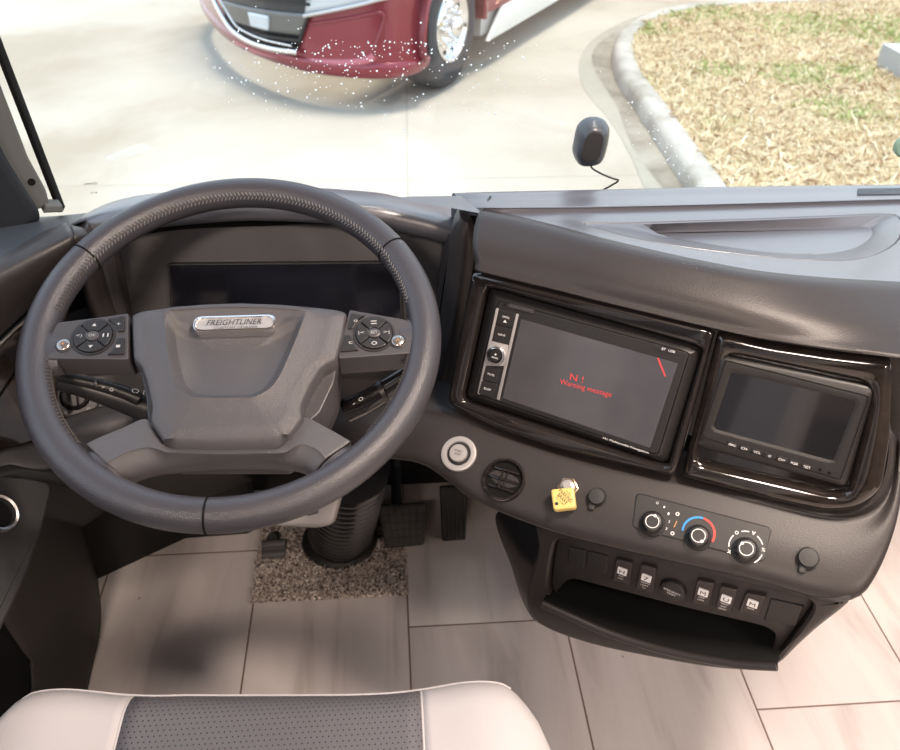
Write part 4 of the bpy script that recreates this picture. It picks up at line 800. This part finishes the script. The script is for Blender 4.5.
for v0, v1 in ((.08, .40), (.58, .92)):
    q = np.array([o[0]*(1-v0)+o[3]*v0, o[1]*(1-v0)+o[2]*v0, o[1]*(1-v1)+o[2]*v1, o[0]*(1-v1)+o[3]*v1]); mb = MB(); mb.prism(PF, q, -.001, .006, .0025); mb.build('switch_rib', M['spoke'], fsw)
mb = MB(); mb.tube([PF.w(0, .0, -.015), V(-.265, 1.30, .005)], .012, 10); mb.build('switch_foot', M['footwell'], fsw)
# ------------------------------------------------------------------ windshield, pillar, things on the glass
def struct(o): o['kind'] = 'structure'; return o
gp = [WS.loc(x, y) for x, y in ((-60, 225), (1010, 184))]; zb = -.03
mb = MB(); mb.prism(WS, np.array([(-.64, zb), (1.70, zb), (1.70, 1.15), (-.64, 1.15)]), -.003, .0); struct(mb.build('window_1', M['glass'], smooth=False))
d0, d1 = WS.loc(63, 211), WS.loc(-2, 42); dv_ = unit(d1-d0); d1 = d0+dv_*1.05
mb = MB(); sdv = V(dv_[1], -dv_[0]); mb.prism(WS, np.array([d0-sdv*.007, d0, d1, d1-sdv*.006]), -.012, .005, .002); struct(mb.build('trim_1', M['deep']))
PP = Pl(atY(30, 180, 1.15), unit(V(.45, -.88, .1)))
mb = MB(); mb.prism(PP, rounded(PP.locs([(-30, 10), (-10, 52), (0, 84), (12, 115), (28, 157), (46, 190), (50, 205), (38, 210), (-60, 215)]), .004), -.03, 0, .003); mb.cur = 1; mb.lathe(PP, PP.loc(31.5, 182), [(.0052, .0006), (.0001, .0006)], 16); struct(mb.build('trim_2', [M['grey_edge'], M['deep']]))
mb = MB(); mb.prism(PP, rounded(PP.locs([(-60, 50), (-8, 128), (0, 146), (12, 168), (28, 194), (41, 214), (41, 224), (22, 234), (0, 240), (-60, 250)], .03), [.002, .01, .01, .01, .01, .008, .012, .01, .01, .01]), -.02, .03, .012, steps=4); struct(mb.build('trim_3', M['pillar'], ang=60))
mb = MB(); mb.prism(PP, rounded(PP.locs([(44, 203), (61, 203), (62, 210), (42, 211)], .0), .002), -.02, .012, .002); struct(mb.build('trim_4', M['grey_edge']))

dc = thing('dash_camera', WS.at(590, 165), 'small dark grey camera pod stuck to the windshield, trailing a thin black cable', 'camera')
bo = smoothloop(WS.locs([(572.5, 152), (574, 138), (578, 124), (588, 117), (600, 117.5), (607.5, 124), (607, 138), (602, 156), (595, 162), (580, 162.5)], .0), 60)
bi = smoothloop(WS.locs([(581, 156), (584, 142), (589, 133.5), (596, 131), (603, 135), (603.5, 142), (600, 156), (594, 161), (585, 161.5)], .028), 60)
cbo = WS.loc(591, 142); A1 = star(bo, cbo, 60); A2 = star(bi, WS.loc(593, 146, .028), 60)
mb = MB(); mb.loft([[WS.w(*p, w) for p in r] for r, w in ((A1, .0005), (A1, .010), (A1*.6+A2*.4, .021), (A1*.12+A2*.88, .0275), (A2, .028))], True, True, True); mb.build('camera_body', M['camgrey'], dc, 50)
mb = MB(); mb.prism(WS, inset(A2, .0006), .02, .0295, .001); mb.build('sensor_face', M['black'], dc)
mb = MB(); mb.tube(resample(np.array([WS.at(589.5, 161, .012), WS.at(592, 168, .012), WS.at(602, 174, .016), WS.at(613, 178.5, .02), WS.at(618.5, 180.5, .02), WS.at(612, 185, .014), WS.at(602, 190.5, .006)]), 30), .0014, 8); mb.build('camera_cable', M['black'], dc)
mb = MB(); mb.lathe(WS, WS.loc(905, 144.5), [(.0178, .0005), (.0178, .006), (.015, .008)], 40, cap0=True); tag(mb.build('windshield_disc', M['teal']), 'grey-green round disc stuck on the windshield at the right edge of view', 'disc')
mb = MB(); fp = rounded(TP.locs([(857, 187.2), (930, 186), (930, 195), (857, 196)], .006), .002); mb.prism(TP, fp, .004, .0085, .001); tag(mb.build('sensor_pad', simple('blue_grey_pad', (.022, .026, .036), .6)), 'dark blue-grey flat pad at the foot of the windshield, far right', 'pad')
# etched glass maker's mark and a faint reflection painted as a translucent patch
mb = MB(); mb.text('LAMINATED', WS, WS.loc(90.5, 183.5), .019, .0035, .04, lift=.0003); mb.text('AS1 M5', WS, WS.loc(94, 192.5), .010, .003, .04, lift=.0003); tag(mb.build('glass_mark', M['blackprint']), 'small dark printed mark in the lower left corner of the windshield', 'glass marking')
mb = MB(); mb.prism(WS, rounded(WS.locs([(104, 157), (140, 143), (150, 144), (150, 150), (110, 162)]), .004), .0002, .0005); tag(mb.build('glass_reflection', M['reflect']), 'faint pale painted reflection on the windshield above the printed mark', 'reflection')
mb = MB()
for k in range(420):
    if k < 250: x, y = 400+rng.normal(0, 75), 40+abs(rng.normal(0, 38))
    elif k < 360: x, y = 270+rng.normal(0, 45), 72+rng.normal(0, 26)
    else: x, y = rng.uniform(560, 730), 100+(rng.uniform(0, 90))
    if not (205 < x < 740 and -20 < y < 190): continue
    if k >= 360: x = 620+(y-70)*.62+rng.normal(0, 12)
    r = .0006+.0010*rng.random()**2; c = WS.loc(x, y)
    mb.lathe(WS, c, [(r, -.0032), (r*.8, -.0032-r*.5), (r*.3, -.0032-r*.75)], 8)
o = tag(mb.build('water_droplets', M['drop']), 'small pale water drops scattered on the outside of the windshield', 'water drops', kind='stuff')

# ------------------------------------------------------------------ coach shell round the cockpit
def slab(name, lo, hi, mat): mb = MB(); mb.box(lo, hi); return struct(mb.build(name, mat, smooth=False))
X0, X1, YB, YFW = -.70, 1.75, -2.6, 1.45
mb = MB(); mb.box((X0, YB, -.05), (X1, YFW, 0)); fo_ = mb.build('floor', M['tile'], smooth=False); me = fo_.data
me.transform(Matrix.Translation(fo_.location)); fo_.location = (0, 0, 0); struct(fo_)
slab('wall_front', (X0-.1, YFW, -.5), (X1+.1, YFW+.04, .40), M['footwell'])
mb = MB(); mb.surf([[V(x, YFW, .38) for x in (X0, X1)], [V(x, 1.40, .60) for x in (X0, X1)], [V(x, 1.20, .80) for x in (X0, X1)]], 4, 4); struct(mb.build('trim_5', M['footwell'], solid=.01))
slab('wall_left', (X0-.05, YB, 0), (X0, YFW, .86), M['brownwall']); slab('wall_left_top', (X0-.05, YB, 1.62), (X0, 1.18, 2.06), M['walltan'])
slab('wall_left_rear', (X0-.05, YB, .86), (X0, .05, 1.62), M['walltan']); slab('wall_right', (X1, YB, 0), (X1+.05, YFW, .86), M['walltan'])
slab('wall_right_top', (X1, YB, 1.62), (X1+.05, 1.18, 2.06), M['walltan']); slab('wall_right_rear', (X1, YB, .86), (X1+.05, .30, 1.62), M['walltan'])
slab('wall_back', (X0, YB-.05, 0), (X1, YB, 2.06), M['walltan']); slab('ceiling', (X0-.05, YB, 2.06), (X1+.05, 1.12, 2.12), M['liner'])
slab('trim_6', (X0, .98, 1.84), (X1, 1.14, 2.06), M['liner'])

# ------------------------------------------------------------------ outdoors
ZG = -.90
mb = MB(); mb.add([(-60, -30, ZG), (60, -30, ZG), (60, 90, ZG), (-60, 90, ZG)], [(0, 1, 2, 3)]); gd = mb.build('driveway', M['concrete'], smooth=False)
gd.data.transform(Matrix.Translation(gd.location)); gd.location = (0, 0, 0); struct(gd)
cp = resample(np.array([(1.80, .5), (1.88, 3.2), (1.937, 5.14), (1.985, 6.43), (2.03, 7.5), (2.27, 8.55), (2.74, 9.32), (3.31, 9.76), (4.2, 9.98), (5.4, 10.12), (8, 10.35), (14, 10.8)]), 110)
tn = np.gradient(cp, axis=0); tn /= np.linalg.norm(tn, axis=1)[:, None]; nr = np.c_[tn[:, 1], -tn[:, 0]]
prof = [(0, 0), (.012, .09), (.035, .125), (.07, .135), (.17, .132), (.185, .12), (.19, .02)]
mb = MB(); mb.loft([[V(p[0]+n_[0]*o, p[1]+n_[1]*o, ZG+h) for o, h in prof] for p, n_ in zip(cp, nr)], False); struct(mb.build('curb', M['curb'], ang=60))
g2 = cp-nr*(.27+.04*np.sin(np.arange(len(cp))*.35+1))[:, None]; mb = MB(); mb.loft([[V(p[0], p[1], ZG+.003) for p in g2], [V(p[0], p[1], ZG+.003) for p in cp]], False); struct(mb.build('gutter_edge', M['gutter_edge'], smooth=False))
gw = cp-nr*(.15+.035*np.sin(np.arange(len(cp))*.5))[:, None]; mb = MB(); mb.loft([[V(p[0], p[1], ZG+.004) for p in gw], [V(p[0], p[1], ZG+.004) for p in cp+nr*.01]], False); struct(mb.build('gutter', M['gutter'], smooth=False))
inn = cp+nr*.185; mb = MB(); vs = [V(p[0], p[1], ZG+.115) for p in inn]+[V(14, .5, ZG+.115)]; mb.add(vs, [tuple(range(len(vs)))]); struct(mb.build('lawn', M['soil'], smooth=False))
mb = MB(); mats = [M['straw'], M['pale'], M['brown'], M['green']]; xs = inn[:, 0]; ys = inn[:, 1]; cnt = 0
gc = [(rng.uniform(2.2, 7.5), rng.uniform(4.5, 10), rng.uniform(.2, .5)) for _ in range(16)]+[(4.3, 8.9, .5), (5.2, 8.7, .45), (2.6, 8.7, .3)]
while cnt < 34000:
    y = 3.9+6.4*rng.random()**.9; x = rng.uniform(2.0, min(2.0+.62*y+.5, 8.5)); i = int(np.argmin((xs-x)**2+(ys-y)**2)); d = (V(x, y)-inn[i]) @ nr[i]
    if d < .0: continue
    cnt += 1; gdist = any((x-a)**2+(y-b)**2 < (r*(.6+.7*rng.random()))**2 for a, b, r in gc); mb.cur = 3 if gdist and rng.random() < .6 else int(rng.choice(3, p=(.47, .30, .23)))
    a = rng.uniform(0, 2*PI); w = V(math.cos(a), math.sin(a), 0)*rng.uniform(.004, .009); b = V(x, y, ZG+.112); l = rng.normal(0, .045, 2); h = rng.uniform(.015, .055); mid = b+V(l[0]*.5, l[1]*.5, h*.75)
    mb.add([b-w, b+w, mid+w*.7, b+V(l[0]*1.3, l[1]*1.3, h), mid-w*.7], [(0, 1, 2, 3, 4)])
tag(mb.build('grass', mats, smooth=False), 'dry yellow-brown grass with a few green patches beyond the curb', 'grass', kind='stuff')
q0 = atZ(904, 80, ZG+.12); mb = MB(); mb.box((q0[0]-.02, q0[1]-.1, ZG+.1), (q0[0]+.7, q0[1]+.45, ZG+.30)); tag(mb.build('utility_block', M['stone'], smooth=False), 'pale grey block on the dry lawn at the right edge of view', 'block')

# the parked motorhome
rv = thing('motorhome', V(.1, 8.3, ZG), 'maroon motorhome parked on the concrete, its front corner and front wheel in view', 'motorhome')
uF = unit(V(-.506, -.863, 0)); vA = unit(V(-.863, .506, 0)); nS = -vA
WCn = V(.575, 7.30, ZG+.5)
plan = resample(np.array([(.385, 7.08), (.34, 6.90), (.20, 6.74), (.0, 6.67), (-.28, 6.71), (-.60, 6.86), (-.95, 7.20), (-1.278, 7.66), (-1.52, 8.2), (-1.75, 8.95), (-1.78, 9.6)]), 60)
pn = np.gradient(plan, axis=0); pn /= np.linalg.norm(pn, axis=1)[:, None]; pn = np.c_[-pn[:, 1], pn[:, 0]]
if (pn[20] @ V(0, -1)) < 0: pn = -pn
def sk(z, off): return [V(p[0]+n_[0]*off, p[1]+n_[1]*off, ZG+z) for p, n_ in zip(plan, pn)]
mb = MB(); mb.loft([sk(.26, -.10), sk(.26, -.03), sk(.29, 0), sk(.34, .012), sk(.365, .006), sk(.38, -.012), sk(.46, -.02), sk(.78, -.03), sk(1.0, -.045), sk(1.1, -.09), sk(1.35, -.10)], False); mb.build('front_bumper', M['maroon'], rv, 40)
back = -uF*7.0; cs = [V(p[0], p[1], 0) for p in plan]; bodyc = [cs[0]+back*0, *cs, cs[-1]+back]
mb = MB(); up = [[V(p[0]+n_[0]*o, p[1]+n_[1]*o, ZG+z) for p, n_ in zip(plan, pn)] for z, o in ((1.30, -.10), (1.5, -.14))]; mb.loft(up, False); mb.build('front_panel', M['maroon'], rv, 40)
mb = MB(); mb.loft([sk(1.5, -.14), sk(2.9, -.34)], False); mb.build('front_windshield', M['screen'], rv, 40)
mb = MB(); mb.loft([sk(2.9, -.34), sk(3.3, -.42)], False); mb.build('front_cap', M['silverpaint'], rv, 40)
SPl = Pl(WCn+nS*.03, nS, a=-uF)                              # near side: a runs to the rear
fu = [(-.50, -.62), (-.50, 2.8), (8, 2.8), (8, -.18), (.62, -.20)]
arch = [(.58*math.cos(t), .58*math.sin(t)) for t in np.linspace(-.30, PI+.30, 24)]
side_out = [(-.50, 2.8), (8.0, 2.8), (8.0, -.15), (.60, -.15)]+arch+[(-.50, -.2)]
mb = MB(); mb.prism(SPl, np.array([(-.50, -.12), (-.50, 2.8), (8, 2.8), (8, -.02), (.58, -.02)]+[(.56*math.cos(t), .56*math.sin(t)) for t in np.linspace(.0, PI, 24)]+[(-.56, -.12)])[::-1], -.04, 0); mb.build('side_panel', M['maroon'], rv, 30)
mb = MB(); mb.prism(SPl, np.array([(-.48, 1.0), (8, .9), (8, 2.78), (-.48, 2.78)]), -.02, .006, .003); mb.build('upper_panel', M['silverpaint'], rv, 30)  # unseen upper side, added in pale paint to lighten the dash top's reflection
mb = MB(); mb.prism(SPl, np.array([(.64, -.26), (8, -.22), (8, .12), (.95, -.02)]), -.02, .012, .006); mb.build('side_skirt', M['cream'], rv, 30)
mb = MB(); mb.prism(SPl, np.array([(.80, .02), (8, .22), (8, .50), (1.2, .30)]), -.02, .006, .003); mb.build('side_stripe', M['copper'], rv, 30)
mb = MB(); mb.loft([[SPl.w(r*math.cos(t), r*math.sin(t), w) for t in np.linspace(-.1, PI+.25, 30)] for r, w in ((.60, .012), (.565, .016), (.55, .0), (.55, -.40))], False); mb.build('wheel_arch', M['maroon'], rv, 40, .008, off=0)
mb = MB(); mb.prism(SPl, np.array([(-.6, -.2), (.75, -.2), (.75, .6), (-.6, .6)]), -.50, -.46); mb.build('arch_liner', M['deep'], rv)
mb = MB(); f2 = SPl.w; mb.box((-.2, 0, 0), (-.1, .1, .1)) if False else None
mb.loft([[f2(a, b, -.06) for a, b in ((.62, -.22), (8, -.22), (8, 2.7), (.62, 2.7))], [f2(a, b, -2.2) for a, b in ((.62, -.22), (8, -.22), (8, 2.7), (.62, 2.7))]], True, True, True); mb.build('coach_body', M['silverpaint'], rv, 30)
WPl = Pl(WCn-nS*.0, nS, a=-uF); wh = V(0, 0)
wl = MB(); wl.lathe(WPl, wh, [(.29, -.26), (.40, -.29), (.47, -.27), (.495, -.24), (.50, -.15), (.495, -.06), (.47, -.02), (.42, .005), (.36, .010), (.31, -.002), (.292, -.01), (.285, -.04)], 64, cap1=False); tyre = wl.build('tyre', M['tyre'], rv, 50)
wl = MB(); wl.lathe(WPl, wh, [(.287, -.06), (.287, -.005), (.280, .006), (.262, .004), (.250, -.02), (.235, -.045), (.20, -.04), (.165, -.030), (.15, -.022), (.12, -.022)], 64, cap1=True); rim_ = wl.build('wheel_rim', M['alloy'], rv, 50)
wl = MB(); wl.lathe(WPl, wh, [(.085, -.03), (.085, .035), (.075, .055), (.045, .075), (.02, .078)], 40); wl.build('hub_cap', M['alloy'], rim_, 50)
for k in range(10):
    t = 2*PI*k/10; c = V(math.cos(t), math.sin(t))
    wl = MB(); wl.lathe(WPl, c*.142, [(.018, -.025), (.018, .004), (.012, .018)], 10); wl.build('lug_nut', M['alloy'], rim_, 40)
    wl = MB(); wl.lathe(WPl, c*.212+V(0, 0), [(.020, -.036), (.001, -.036)], 14); wl.build('hand_hole', M['deep'], rim_, 40)
# things on the curved front: px on the body skin
def onbody(x, y, off=0.):
    d = ray(x, y); best = None
    for i in range(len(plan)-1):
        p, q = plan[i]+pn[i]*off, plan[i+1]+pn[i+1]*off; e = q-p; den = d[0]*e[1]-d[1]*e[0]
        if abs(den) < 1e-12: continue
        t = (p[0]*e[1]-p[1]*e[0])/den; u_ = (p[0]*d[1]-p[1]*d[0])/den
        if t > 0 and -.001 <= u_ <= 1.001 and (best is None or t < best): best = t
    if best is None: q = plan[0] if x > 400 else plan[-1]; best = math.hypot(*q)/math.hypot(d[0], d[1])
    return OC+d*best
def patch(nm, top, bot, off, mat, par, th=.03, n=24):
    T, B = resample(np.array(top, float), n), resample(np.array(bot, float), n); mb = MB()
    mb.loft([[onbody(*(T[i]*(1-v)+B[i]*v), off) for i in range(n)] for v in np.linspace(0, 1, 7)], False); return mb.build(nm, mat, par, 40, th, off=0)
def strip_(nm, pts, off, r, mat, par): mb = MB(); mb.tube([onbody(*p, off) for p in resample(np.array(pts, float), 40)], r, 10); return mb.build(nm, mat, par, 60)
grl = patch('grille', [(206, -40), (250, -38), (300, -34), (326, -32)], [(231, 27), (245, 39), (272, 47), (297, 51)], -.005, M['darkmetal'], rv)
patch('grille_panel', [(222, 0), (245, 6), (275, 11), (308, 14)], [(233, 20), (252, 26), (275, 31), (300, 34)], .014, M['silverpanel'], grl)
patch('plate_mount', [(249, 12), (259, 14), (269, 16)], [(252, 26), (260, 28), (269, 30)], .03, M['lens'], grl)
for k in range(4):
    y = -22+k*6.; patch('grille_bar', [(216+k*2, y-7), (262, y+2), (313-k, y+7)], [(217+k*2, y-4.2), (262, y+5), (313-k, y+10)], .016, M['rubber'], grl, .02)
for k in range(2):
    y = 24+k*7.; patch('grille_bar', [(236+k*8, y-1), (265, y+7.5), (299-k, y+12)], [(239+k*8, y+2), (265, y+10.5), (298-k, y+15)], .012, M['deep'], grl, .02)
strip_('chrome_strip', [(207, -20), (215, 2), (224, 19), (234, 32), (252, 43), (275, 49.5), (298, 52.5)], .03, .022, M['chrome'], grl)
strip_('chrome_strip', [(218, -4), (229, 15), (239, 28), (262, 39), (292, 46)], .025, .009, M['chrome'], grl)
hl_ = patch('headlamp', [(311, -30), (350, -34), (395, -36)], [(306, 13), (340, 7), (388, -6)], .0, M['lens'], rv)
strip_('chrome_strip', [(304, 16), (330, 11), (360, 4.5), (396, -5)], .02, .016, M['satin'], hl_)
strip_('bumper_crease', [(310, 24), (345, 19), (378, 13), (384, 18), (379, 35), (374, 48)], -.012, .012, M['maroon'], rv)
strip_('bumper_lip', [(236, 41), (262, 52), (290, 58.5), (320, 62), (350, 62.5), (368, 60), (374, 55)], -.022, .030, simple('maroon_highlight', (.50, .13, .16), .3, coat=.5), rv)  # highlight along the maroon lower lip, put in as a rose colour

# ------------------------------------------------------------------ light
w = bpy.data.worlds.new('overcast'); SC.world = w; w.use_nodes = True; nt = w.node_tree; bg = nt.nodes['Background']
tc = nt.nodes.new('ShaderNodeTexCoord'); sx = nt.nodes.new('ShaderNodeSeparateXYZ'); nt.links.new(tc.outputs['Generated'], sx.inputs[0])
rp = nt.nodes.new('ShaderNodeValToRGB'); rp.color_ramp.elements[0].position = 0.; rp.color_ramp.elements[0].color = (.86, .93, 1, 1); rp.color_ramp.elements[1].position = .9; rp.color_ramp.elements[1].color = (.56, .75, 1, 1)
nt.links.new(sx.outputs[2], rp.inputs[0]); nt.links.new(rp.outputs[0], bg.inputs[0]); bg.inputs[1].default_value = 1.1
def light(name, typ, loc, energy, col, **k):
    l = bpy.data.lights.new(name, typ); l.energy = energy; l.color = col
    for a, v in k.items(): setattr(l, a, v)
    o = bpy.data.objects.new(name, l); COL.objects.link(o); o.location = loc; return o
s = light('sun', 'SUN', (5, 5, 9), 2.0, (1, .91, .78), angle=math.radians(16)); s.rotation_euler = Vector((-.16, -.05, -1)).to_track_quat('-Z', 'Y').to_euler()
for x, y, e in ((.62, .40, 19), (1.5, .30, 5), (1.3, -1.0, 18), (1.2, -2.1, 19), (-.40, -.95, 18)):
    light('ceiling_lamp', 'AREA', (x, y, 2.04), e, (1, .83, .71), shape='DISK', size=.28)
SC.view_settings.view_transform = 'Standard'; SC.view_settings.look = 'None'; SC.view_settings.gamma = 1; SC.view_settings.use_curve_mapping = False
SC.view_settings.exposure = .95
SC.render.film_transparent = False
SC.cycles.max_bounces = 8; SC.cycles.diffuse_bounces = 4; SC.cycles.glossy_bounces = 4; SC.cycles.transparent_max_bounces = 12
